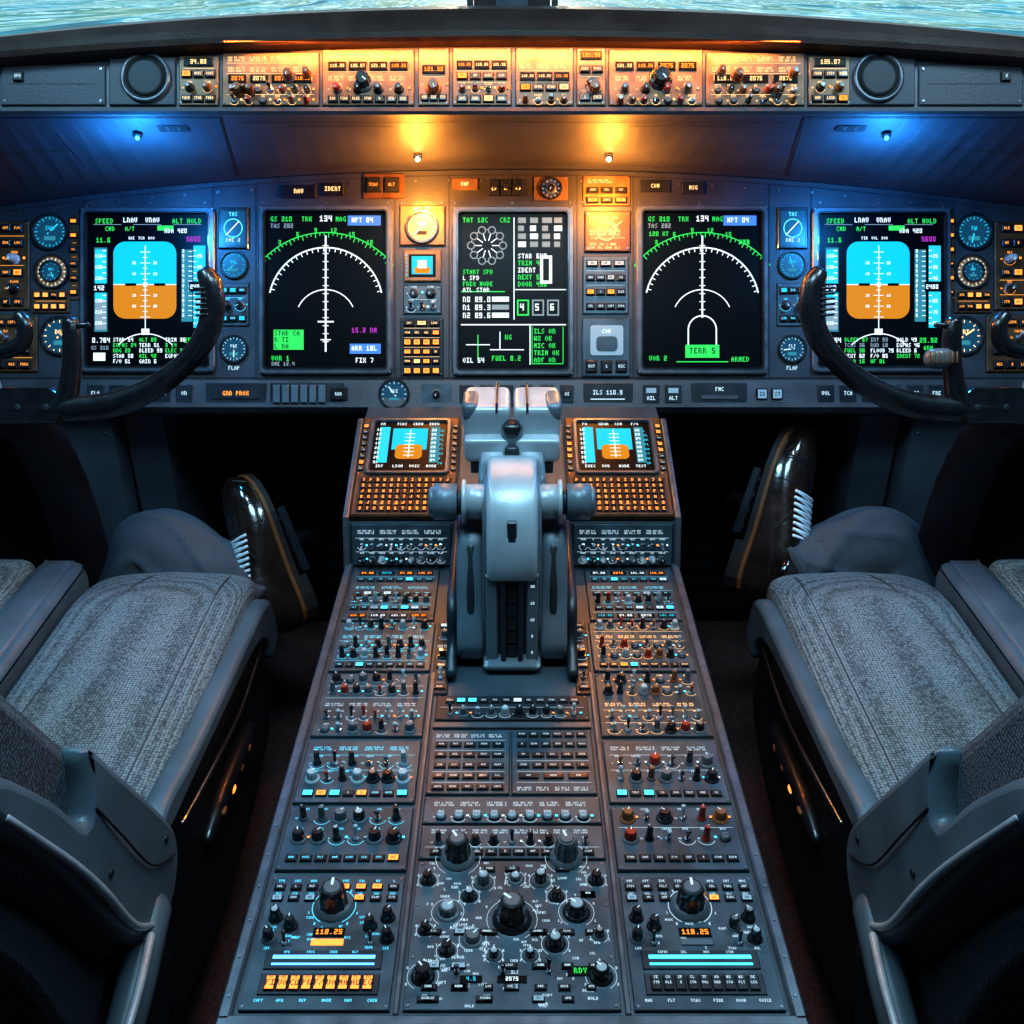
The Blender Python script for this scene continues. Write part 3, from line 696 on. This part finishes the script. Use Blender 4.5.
# centre column
module(b,-112,1140,112,1195,['b12','m10'],1,'plate_dark','lab',lits=.2)
for s_ in (-1,1): a,c=sorted((s_*98,s_*122)); module(b,a,1200,c,1390,['b1','k1','x1','k1','b1','t1','b1'],1,'plate_dark','lab')
b.box(-114,1122,114,1134,0,4,'panel_edge',1)
module(b,-114,990,-4,1116,['x4','b5','b5','b5','b5','b5'],1,'plate2','lab',lits=.0)
module(b,0,990,112,1116,['b6','b6','b5','b5','b3','x4'],1,'plate','lab',lits=.0)
module(b,-114,938,114,984,['x6','c9'],1.1,'plate2','lab')
module(b,-114,880,114,934,['x8','m9','b12'],1,'plate2','lab')
b.box(-114,676,114,876,0,3,'plate2',.8)
for sx in (-109,109):
    for sy in (681,740,810,871): screw(b,sx,sy,3,2)
for x,y,r_,h,m_ in ((-66,880,16,34,'knob_black'),(66,880,15,34,'knob_grey'),(0,790,17,32,'knob_black'),(-74,800,11,12,'knob_grey'),(74,800,12,16,'knob_black'),(-34,842,8,16,'knob_grey'),(34,845,8,16,'knob_black'),(-44,763,9,10,'knob_grey'),(48,757,9,14,'knob_black'),(4,848,7,8,'knob_grey'),(-96,716,10,16,'knob_black'),(96,716,10,16,'knob_black'),(-100,846,7,14,'knob_black'),(100,846,7,14,'knob_black'),(-20,742,6,10,'knob_black'),(20,742,6,10,'knob_black'),(-98,775,6,12,'knob_black'),(98,768,6,12,'knob_black'),(-72,748,7,14,'knob_black'),(-50,822,7,12,'knob_black'),(52,822,7,12,'knob_black')):
    knob(b,x,y,3,r_,h,m_,top='knob_grey' if r_>13 else ('knob_white' if R.random()<.3 else None)); b.arc(x,y,r_*1.7,-60,240,.5,3.2,'lab',20)
    for k in range(5):
        t=math.radians(-30+k*60); b.text(R.choice('0123456789ABR'),x+r_*2*math.cos(t),y+r_*2*math.sin(t)+2,3.4,3.2,'lab',True)
for i in range(110):
    x=R.uniform(-106,94); y=R.uniform(682,874); b.text(word(),x,y,R.choice((3,3.4,3.9)),3.15,'lab')
for i in range(44):
    x=R.choice((-88,-58,-28,0,28,58,88))+R.uniform(-4,4); y=R.choice((688,702,728,772,825,862)); 
    if math.hypot(x,y-790)>26: button(b,x,y,R.choice((9,12,16)),7,3,lit='screen_grey' if R.random()<.12 else None)
window(b,74,722,26,10,3,'RDY','g_green'); window(b,0,712,30,7,3,'2075','g_white'); window(b,-44,712,22,7,3,'4.5','g_cyan')
for x in (-60,-10,40): toggle(b,x,722,3,3.4,14)
# forward (CDU) section carcass
b.f=WORLD
b.slab([(1.575,.05),(1.575,.595),(1.598,.676),(1.85,.763),(2.2,.77),(2.2,.05)],-.300,.300,'pedestal_paint',.003,sm=1)
for s_ in (-1,1): b.slab([(1.565,.60),(1.597,.69),(1.85,.778),(1.86,.75),(1.6,.60)],s_*.296,s_*.308,'panel_edge',.003,sm=1)
b.f=Frame((0,1.573,.60),(1,0,0),Vector((0,.025,.08)).normalized(),Vector((0,-.08,.025)).normalized(),.001)
for s_ in (-1,1):
    a,c=sorted((s_*112,s_*292)); module(b,a,3,c,80,['x4','t9','k9'],1.1,'plate2','lab',lits=.1,km=('knob_white','knob_black','knob_grey'))
b.make()
# ------------------------------------------------------------------ CDUs
ay=Vector((0,.25,.087)).normalized()
CDU=Frame((0,1.60,.685),(1,0,0),ay,Vector((0,-ay.z,ay.y)),.001)
for s_ in (-1,1):
    b=B('control_display_unit',CDU); a,c=sorted((s_*104,s_*295))
    b.box(a,2,c,268,-6,8,'plate_amber',3); m_=s_*199
    b.ring(b.rr(m_-80,104,m_+80,258,10),b.rr(m_-70,112,m_+70,250,5),8,15,'panel_edge',2); b.prism(b.rr(m_-71,111,m_+71,251,4),8,10,'screen_black')
    z=10.3
    b.rect(m_-34,172,m_+34,232,z,'g_sky'); b.prism(b.rr(m_-26,146,m_+26,186,10),z,z+.2,'g_brown'); b.rect(m_-60,136,m_-40,236,z,'g_cyan'); b.rect(m_+40,136,m_+58,236,z,'g_tape')
    b.line(m_,150,m_,228,2,z+.3,'g_white')
    for i in range(7): b.line(m_-10,156+i*10,m_+10,156+i*10,1.6,z+.3,'g_white')
    for i in range(8): b.text('%d'%(i*3+10),m_-66,232-i*13,7,z+.3,'g_white'); b.text('%d'%(i*2+20),m_+42,230-i*12,7,z+.4,'g_white'); b.text(word()[:2],m_+58,228-i*13,6,z+.3,'g_cyan')
    for i in range(4): b.text(word()[:4],m_-60+i*32,248,7,z+.3,'g_white'); b.text(word()[:4],m_-60+i*32,130,7,z+.3,'g_white')
    for i in range(8):
        for dx in (-88,88): button(b,m_+dx,120+i*17,9,9,8,m='black_plastic',lit='lit_amber' if R.random()<.2 else None)
    for dx in (-88,88):
        for i in range(8): b.text(word()[:1],m_+dx-4,112+i*17,4,8.3,'lab_amber')
    b.rect(m_-88,8,m_+88,98,8.2,'plate_dark')
    for j in range(6):
        for i in range(13):
            x=m_-78+i*13; y=16+j*14.6; b.box(x-5.3,y-5.8,x+5.3,y+5.8,8,11.5,'black_plastic',1.2); b.text(R.choice('ABCDEFGHIJKLMNOPQRSTUVWXYZ0123456789'),x,y+4,7.6,11.8,'lab_amber',True)
    b.make()

# ================================================================== THROTTLE QUADRANT
b=B('throttle_quadrant')
for s_ in (-1,1):
    b.slab([(1.29,.60),(1.30,.70),(1.335,.785),(1.41,.82),(1.50,.80),(1.60,.74),(1.62,.60)],s_*.043,s_*.086,'lever_grey',.007)
    b.slab([(1.25,.60),(1.29,.64),(1.33,.70),(1.62,.70),(1.64,.60)],s_*.086,s_*.102,'lever_dark',.006)
    b.slab([(1.285,.615),(1.296,.70),(1.33,.78),(1.35,.775),(1.32,.70),(1.31,.615)],s_*.058,s_*.070,'lever_dark',.003)
b.slab([(1.27,.602),(1.278,.64),(1.29,.75),(1.305,.83),(1.345,.872),(1.42,.882),(1.50,.86),(1.56,.76),(1.58,.602)],-.045,.045,'lever_grey',.010)
b.slab([(1.272,.765),(1.288,.84),(1.335,.887),(1.42,.895),(1.42,.84),(1.30,.76)],-.038,.038,'lever_light',.008)
fr=Frame((0,1.268,.61),(1,0,0),Vector((0,.02,.16)).normalized(),Vector((0,-.16,.02)).normalized(),.001)
b.f=fr
b.box(-42,2,42,152,-8,1,'lever_dark',2)
b.box(-8,6,8,172,-2,5,'seam'); b.box(-17,2,-9,178,-4,10,'lever_dark',2); b.box(9,2,17,178,-4,10,'lever_dark',2)
b.box(-40,4,-22,152,-2,7,'lever_grey',2); b.box(22,4,40,152,-2,7,'lever_grey',2)
for i in range(7): b.box(-6,14+i*23,6,17+i*23,4,6,'plate_dark')
for i in range(5): b.text('%d'%(i*5),31,24+i*28,4.5,7.3,'lab',True)
b.box(-24,184,24,202,-2,12,'lever_light',3); b.box(-7,206,7,240,6,14,'lever_dark',2); b.text('TO',0,196,6,12.3,'seam',True)
b.f=WORLD
for s_ in (-1,1):
    CZ=.845; CY=1.36
    b.tube([(s_*.03,CY,CZ),(s_*.072,CY,CZ)],[.027,.027],'lever_light',28,1,cap=False)
    b.tube([(s_*.070,CY,CZ),(s_*.076,CY,CZ)],[.034,.034],'lever_light',28,1,cap=False)
    b.tube([(s_*.076,CY,CZ),(s_*.084,CY,CZ)],[.020,.020],'lever_dark',24,1,cap=False)
    b.tube([(s_*.084,CY,CZ),(s_*.120,CY,CZ)],[.028,.028],'lever_grey',28,1,cap=False)
    b.tube([(s_*.119,CY,CZ),(s_*.127,CY,CZ)],[.026,.020],'lever_grey',28,1,cap=False)
    # thrust levers rising to the boxy rounded head
    b.slab([(1.38,.86),(1.42,.885),(1.46,.91),(1.56,.90),(1.57,.85),(1.50,.82)],s_*.008,s_*.052,'lever_grey',.006)
    b.sq((s_*.040,1.505,.925),(.0375,.05,.036),.24,'lever_light',48,28)
    b.sq((s_*.040,1.452,.896),(.036,.02,.020),.30,'lever_light',36,20)
    b.slab([(1.44,.872),(1.452,.876),(1.46,.862),(1.45,.85)],s_*.010,s_*.066,'lever_dark',.002,sm=1)
    b.slab([(1.454,.952),(1.460,.966),(1.55,.966),(1.55,.955),(1.468,.952)],s_*.022,s_*.026,'lever_dark',.001,sm=1)
    b.sq((s_*.066,1.49,.95),(.013,.035,.017),.5,'lever_grey',24,14)
b.sq((0,1.48,.905),(.018,.045,.034),.4,'lever_grey',32,18); b.sq((0,1.452,.925),(.016,.018,.015),.7,'black_plastic',24,14); b.sq((0,1.435,.888),(.012,.012,.018),.6,'lever_dark',20,12)
b.tube([(-.05,1.53,.92),(.05,1.53,.92)],[.02,.02],'lever_dark',16,1)
b.make()

# ================================================================== YOKES
for s_ in (-1,1):
    b=B('control_yoke',YOKE); X=lambda x: 512-s_*(x-512) if s_>0 else x
    def T(p,r_,m='yoke_plastic',n=20,sub=6,sq=None): b.tube([(X(a),y,z) for a,y,z in p],r_,m,n,sub,squash=sq)
    T([(216,282,34),(221,292,34),(222,312,30),(215,338,26),(194,364,20),(160,388,12),(115,405,6),(60,410,2),(0,410,0)],[9,11,12,11.5,10.5,11.5,13,13,14])
    T([(-190,282,34),(-199,300,32),(-199,318,30),(-193,340,26),(-170,366,20),(-136,388,12),(-90,406,6),(-40,411,2),(10,411,0)],[9,12,13,12,11,12,13,13,14])
    T([(79,326,20),(80,340,18),(77,368,12),(70,395,6),(58,411,2)],[8,9,9.5,10.5,13])
    T([(82,330,22),(98,329,22)],[3,2.5],sub=1)
    T([(-12,352,16),(14,354,18),(32,346,20),(36,330,22),(30,320,22)],[8,8,8,8,6.5],'yoke_plastic')
    T([(-50,326,20),(-51,345,18),(-48,368,12),(-40,395,6),(-28,411,2)],[7,8,8.5,9.5,12])
    for q in range(6): b.tube([(X(212)-3,298+q*5,43-q*.6),(X(212)+9,297+q*5,42-q*.6)],[1.4,1.4],'black_plastic',8,1)
    b.prism([(X(x),y) for x,y in ((-40,388),(60,388),(80,404),(66,424),(-34,424),(-54,408))],-8,14,'yoke_plastic',5)
    b.prism([(X(x),y) for x,y in ((-14,378),(4,378),(8,390),(4,397),(-18,397))],10,17,'lever_grey',3)
    for xx in (24,52,100): b.lathe(X(xx),409,[(3.5,13),(3.5,14.5),(2.5,15)],'lever_dark',12)
    if s_>0:
        b.sq((X(94),362,22),(15,10,10),.8,'knob_grey',24,14)
        for q in range(7): b.tube([(X(94)-13+q*4.4,357,31),(X(94)-13+q*4.4,367,31)],[1.2,1.2],'knob_brown',6,1)
    b.f=WORLD
    c=YOKE.tr(X(-10),415,-6); b.tube([tuple(c),(c.x,c.y+.10,c.z-.05),(c.x,c.y+.20,c.z-.30),(c.x,c.y+.22,.0)],[.04,.045,.05,.06],'dark_metal',18,5,cap=False)
    b.make()

# ================================================================== FOOTWELL STRUCTURE
b=B('footwell_bulkhead'); b.box(-1.5,2.28,1.5,2.32,0,.9,'dark_metal')
for s_ in (-1,1):
    for i in range(12): a,c=sorted((s_*.33,s_*.74)); b.box(a,2.262,c,2.282,.06+i*.055,.085+i*.055,'dark_metal')
b.make()
for s_ in (-1,1):
    b=B('support_column'); 
    def bx(x0,x1,y0,y1,z0,z1,m,c=.006): a,d=sorted((s_*x0,s_*x1)); b.box(a,y0,d,y1,z0,z1,m,c)
    bx(.86,.985,1.98,2.27,0,.735,'column_paint'); bx(.765,.85,2.03,2.27,0,.735,'column_paint'); bx(.985,1.06,2.06,2.27,0,.735,'dark_metal')
    b.f=Frame((0,1.978,0),(1,0,0),(0,0,1),(0,-1,0),.001)
    for zz in (120,400,690): screw(b,s_*875,zz,0,4); screw(b,s_*970,zz,0,4)
    b.make()

# ================================================================== SEATS
for s_ in (-1,1):
    b=B('pilot_seat')
    fx=lambda p: Vector((s_*p[0],p[1],p[2]))
    def slab(prof,x0,x1,m,c=.008,sm=4): b.slab(prof,s_*x0,s_*x1,m,c,sm)
    def warp(p):
        q=Vector(p); d=max(0,q.y-1.58); q.z-=d*d*.9; t=(q.x-s_*.685)/.165
        if q.z>.43: q.z+=.016*(1-t*t)
        return q
    b.sq((s_*.688,1.385,.402),(.170,.40,.094),.22,'fabric',96,44,warp)
    for xx in (.572,):
        b.tube([(s_*xx,1.0,.503),(s_*xx,1.25,.503),(s_*xx,1.5,.503),(s_*xx,1.64,.500),(s_*xx,1.72,.484),(s_*xx,1.774,.44),(s_*xx,1.786,.37)],[.0022]*7,'piping',6,4)
    b.tube([(s_*.80,1.0,.505),(s_*.792,1.25,.505),(s_*.775,1.5,.506),(s_*.745,1.64,.505),(s_*.72,1.72,.49),(s_*.71,1.777,.445),(s_*.708,1.786,.37)],[.0022]*7,'piping',6,4)
    slab([(.98,.30),(1.66,.28),(1.72,.34),(1.68,.39),(.98,.40)],.52,.85,'black_plastic',.01)
    slab([(.92,.06),(1.48,.06),(1.58,.20),(1.62,.31),(.92,.34)],.535,.84,'dark_metal',.012,sm=2)
    slab([(.85,.0),(1.62,.0),(1.62,.05),(.85,.05)],.55,.60,'dark_metal',.004,sm=1); slab([(.85,.0),(1.62,.0),(1.62,.05),(.85,.05)],.77,.82,'dark_metal',.004,sm=1)
    # inner side rail (light plastic) sweeping back
    slab([(1.725,.345),(1.71,.43),(1.66,.462),(1.50,.476),(1.20,.500),(1.05,.52),(1.02,.48),(1.2,.462),(1.50,.432),(1.60,.41),(1.645,.37),(1.66,.33)],.487,.526,'grey_plastic',.010)
    slab([(1.62,.20),(1.64,.36),(1.5,.43),(1.2,.465),(1.0,.48),(.95,.20),(1.3,.12)],.497,.53,'dark_metal',.010)
    b.tube([fx((.49,1.17,.33)),fx((.487,1.25,.345)),fx((.487,1.38,.335)),fx((.49,1.46,.32))],[.012,.017,.017,.012],'black_plastic',12,4)
    b.tube([fx((.49,1.60,.40)),fx((.482,1.40,.405)),fx((.480,1.20,.44)),fx((.483,1.08,.46))],[.004,.005,.005,.004],'chrome',10,5)
    for i in range(4): b.sq((s_*.473,1.22+i*.055,.345-(i*.004)),(.005,.010,.005),.7,'knob_brown' if i!=1 else 'lit_amber',12,8)
    # outer armrest
    slab([(1.76,.44),(1.755,.49),(1.70,.508),(1.3,.508),(1.24,.49),(1.24,.42),(1.5,.38),(1.70,.39)],.872,.965,'grey_plastic',.014)
    slab([(1.72,.503),(1.68,.514),(1.34,.514),(1.28,.503)],.89,.947,'lever_grey',.006)
    b.sq((s_*1.05,1.45,.42),(.085,.33,.10),.3,'fabric',48,24)
    # backrest: bolstered slab leaning aft
    slab([(1.07,.46),(1.03,.55),(.945,.69),(.875,.81),(.76,1.0),(.66,1.06),(.60,1.0),(.66,.86),(.76,.67),(.83,.52),(.88,.42),(1.00,.39)],.512,.86,'fabric_dark',.026)
    slab([(1.085,.50),(.97,.69),(.81,.95),(.79,.94),(.94,.67),(1.05,.49)],.56,.82,'fabric',.01)
    slab([(.84,.50),(.76,.66),(.66,.83),(.60,.93),(.57,.90),(.62,.78),(.71,.60),(.76,.40),(.84,.12),(.93,.12),(.95,.30)],.53,.86,'fabric_black',.018)
    # hinge shell sweeping from the cushion rail up around the backrest
    slab([(.888,.772),(.945,.68),(1.015,.56),(1.058,.475),(1.055,.425),(1.01,.385),(.95,.385),(.885,.44),(.835,.55),(.795,.65),(.745,.755),(.69,.855),(.715,.89),(.79,.79),(.84,.70),(.865,.725)],.484,.524,'grey_plastic',.013)
    b.tube([fx((.483,.865,.70)),fx((.479,.90,.62)),fx((.479,.955,.51)),fx((.481,1.03,.45))],[.0016]*4,'seam',6,5)
    for yy,zz in ((.86,.60),(.97,.43),(1.02,.49)): b.tube([fx((.4845,yy,zz)),fx((.4815,yy,zz))],[.006,.005],'lever_dark',14,1,cap=False)
    b.tube([fx((.50,.96,.42)),fx((.490,.87,.40)),fx((.488,.79,.38)),fx((.49,.70,.36))],[.03,.026,.024,.024],'grey_plastic',16,5)
    b.tube([fx((.475,.90,.44)),fx((.465,.82,.44)),fx((.462,.72,.43))],[.006,.006,.006],'lever_light',10,5)
    b.tube([fx((.50,.93,.36)),fx((.50,.86,.26)),fx((.51,.80,.05))],[.03,.03,.03],'dark_metal',14,4)
    b.tube([fx((.486,.71,.84)),fx((.482,.79,.69)),fx((.480,.83,.60)),fx((.480,.875,.49)),fx((.482,.93,.425))],[.004,.005,.006,.006,.004],'lever_light',10,5)
    b.make()

# ================================================================== LEGS, SHOES, PEDALS
def shoe_leg(toe,heel,upv,knee,end,s_):
    toe=Vector(toe);heel=Vector(heel); d=(toe-heel); L_=d.length; d.normalize(); u=Vector(upv); u=(u-d*u.dot(d)).normalized(); w=d.cross(u)
    b=B('pilot_leg'); 
    S=[(0,.014,.045),(.02,.028,.07),(.07,.036,.09),(.16,.039,.098),(.28,.039,.100),(.36,.040,.092),(.46,.043,.080),(.58,.047,.066),(.70,.050,.056),(.82,.048,.048),(.91,.040,.041),(.97,.026,.034),(1.,.008,.026)]
    n=20;P=[];F=[]
    for (t,hw,h) in S:
        for i in range(n+1):
            a=math.pi*i/n; cx=math.copysign(abs(math.cos(a))**.7,math.cos(a))*hw; cz=abs(math.sin(a))**.8*h
            P.append(tuple(heel+d*L_*t+w*cx*1.2+u*(cz+.012)))
    m=n+1
    for j in range(len(S)-1): F+=[(j*m+i,j*m+i+1,(j+1)*m+i+1,(j+1)*m+i) for i in range(n)]
    b.add(P,F,'leather',True)
    def sole(t0,t1,z0,z1,k,mt):
        Q=[s for s in S if t0<=s[0]<=t1]
        rt=[(s[0],s[1]*k) for s in Q]; pts=[heel+d*L_*t+w*h*1.2 for t,h in rt]+[heel+d*L_*t-w*h*1.2 for t,h in reversed(rt)]
        N_=len(pts); PP=[tuple(p+u*z0) for p in pts]+[tuple(p+u*z1) for p in pts]
        b.add(PP,[(i,(i+1)%N_,N_+(i+1)%N_,N_+i) for i in range(N_)]+[tuple(range(N_)),tuple(range(N_,2*N_))],mt)
    sole(0,1,.006,.014,1.12,'welt'); sole(0,1,-.008,.006,1.10,'sole'); sole(0,.3,-.026,-.008,1.08,'sole')
    def over(t,k=1.03,m_='seam',r_=.0016,a0=10,a1=170,dt=0):
        pp=[]
        for i in range(9):
            tt=t+dt*(i-4)/4
            for j in range(len(S)-1):
                if S[j][0]<=tt<=S[j+1][0]:
                    q=(tt-S[j][0])/(S[j+1][0]-S[j][0]); hw=S[j][1]*(1-q)+S[j+1][1]*q; h=S[j][2]*(1-q)+S[j+1][2]*q
            a=math.radians(a0+(a1-a0)*i/8); cx=math.copysign(abs(math.cos(a))**.7,math.cos(a))*hw*k; cz=abs(math.sin(a))**.8*h*k
            pp.append(tuple(heel+d*L_*tt+w*cx*1.2+u*(cz+.012)))
        b.tube(pp,[r_]*9,m_,6,2,cap=False)
    over(.80,1.0); over(.785,1.0); over(.66,1.0,'seam',.0016,10,170,.0)
    over(.50,1.0,'seam',.002,20,75,.12); over(.50,1.0,'seam',.002,105,160,-.12)
    for i in range(8): over(.38+i*.034,1.03,'lace',.0034,52,128)
    for i in range(7): over(.396+i*.034,1.045,'lace',.0024,58,122,.016)
    kn=Vector(knee); e=Vector(end)
    col=heel+d*L_*.18+u*.095
    b.tube([tuple(heel+d*L_*.17+u*.07),tuple(col),tuple(col+(kn-col)*.2)],[.036,.040,.042],'sock',18,4,cap=False)
    b.tube([tuple(col-u*.012),tuple(col+u*.010)],[.043,.041],'leather',20,2,cap=False)
    st=heel+d*L_*.19+u*.096
    mid=st+(kn-st)*.5+Vector((0,0,.012))
    # open hem then the trouser leg, continuous up over the knee and down behind the seat
    b.tube([tuple(st),tuple(st+(mid-st)*.12),tuple(st+(mid-st)*.5),tuple(mid),tuple(kn),tuple(kn.lerp(e,.35)+Vector((s_*.012,0,.012))),tuple(e)],[.057,.060,.067,.080,.094,.10,.10],'trouser',64,10,cap=False,fold=.12)
    b.tube([tuple(st-(mid-st)*.03),tuple(st+(mid-st)*.06)],[.0580,.0605],'trouser',40,2,cap=False)
    b.make()
    b=B('rudder_pedal'); o=heel+d*L_*.5-u*.035
    b.f=Frame(o,w,d,u,.001); b.box(-36,-70,36,80,-14,4,'dark_metal',3)
    for i in range(4): b.box(-32,-58+i*36,32,-46+i*36,4,7,'black_plastic',1)
    b.f=WORLD; b.tube([tuple(o-u*.01),tuple(o-u*.03+Vector((0,.1,-.05))),(o.x,2.235,.25)],[.02,.02,.02],'dark_metal',12,4,cap=False)
    b.make()
shoe_leg((-.595,1.975,.590),(-.452,1.80,.315),(-.80,-.75,.15),(-.755,1.875,.448),(-.93,1.80,.12),-1)
shoe_leg((.627,2.025,.685),(.495,1.83,.375),(.80,-.75,.15),(.79,1.875,.452),(.97,1.80,.12),1)

# ================================================================== LIGHTS / WORLD
def area(name,loc,target,sx,sy,col,power):
    l=bpy.data.lights.new(name,'AREA'); l.shape='RECTANGLE'; l.size=sx; l.size_y=sy; l.color=col; l.energy=power
    o=bpy.data.objects.new(name,l); o.location=loc; d=Vector(target)-Vector(loc); o.rotation_euler=d.to_track_quat('-Z','Y').to_euler(); bpy.context.scene.collection.objects.link(o); return o
area('ceiling_dome_light',(0,1.05,2.17),(0,1.2,.5),.7,.4,(.46,.80,1.0),19)
area('overhead_light',(-1.0,1.5,2.15),(-.6,1.4,.5),.3,.3,(.38,.76,1),10)
area('overhead_light',(1.0,1.5,2.15),(.6,1.4,.5),.3,.3,(.48,.80,1),10)
def spot(name,loc,target,col,power,size,blend=.8):
    l=bpy.data.lights.new(name,'SPOT'); l.color=col; l.energy=power; l.spot_size=math.radians(size); l.spot_blend=blend; l.shadow_soft_size=.03
    o=bpy.data.objects.new(name,l); o.location=loc; d=Vector(target)-Vector(loc); o.rotation_euler=d.to_track_quat('-Z','Y').to_euler(); bpy.context.scene.collection.objects.link(o)
spot('added_fill_spot',(.5,1.0,2.15),(.22,1.16,.6),(1,.48,.16),20,22)  # added spot that warms the right pedestal modules, no fitting behind it
spot('added_fill_spot',(-.5,1.0,2.15),(-.21,1.12,.6),(.03,.65,1),24,26)  # added spot that tints the left pedestal modules cyan, no fitting behind it
spot('added_fill_spot',(-.45,1.35,2.15),(-.62,1.87,.45),(.7,.85,1),16,15,.9)  # added spot that lifts the left trouser leg from the dark footwell
spot('added_fill_spot',(.45,1.35,2.15),(.66,1.87,.48),(.8,.85,1),16,15,.9)  # added likewise to brighten the right trouser leg
p=LIP.tr(512,49,17); q=LIP.tr(512,98,0)
area('glareshield_strip_light',tuple(p),tuple(q),1.02,.006,(1,.28,.04),5.2)
sun=bpy.data.lights.new('sun','SUN'); sun.energy=1.5; sun.color=(1,.72,.42); sun.angle=.03
so=bpy.data.objects.new('sun',sun); so.rotation_euler=Vector((0,-1,-.13)).to_track_quat('-Z','Y').to_euler(); so.location=(0,5,5); bpy.context.scene.collection.objects.link(so)
w=bpy.data.worlds.new('sky'); bpy.context.scene.world=w; w.use_nodes=True; nt=w.node_tree; bg=nt.nodes['Background']
tc=nt.nodes.new('ShaderNodeTexCoord'); sp=nt.nodes.new('ShaderNodeSeparateXYZ'); nt.links.new(tc.outputs['Generated'],sp.inputs[0])
r=nt.nodes.new('ShaderNodeValToRGB'); e=r.color_ramp.elements; e[0].position=0; e[0].color=(1,.72,.45,1); e[1].position=.25; e[1].color=(.38,.70,.88,1); nt.links.new(sp.outputs['Z'],r.inputs['Fac']); nt.links.new(r.outputs['Color'],bg.inputs['Color']); bg.inputs['Strength'].default_value=1.6

cam=bpy.data.cameras.new('camera'); cam.sensor_width=36; cam.lens=1000/1024*36; cam.clip_start=.01; cam.clip_end=100000
co=bpy.data.objects.new('camera',cam); co.location=(0,0,1.55); co.rotation_euler=(math.radians(62),0,0); bpy.context.scene.collection.objects.link(co); bpy.context.scene.camera=co
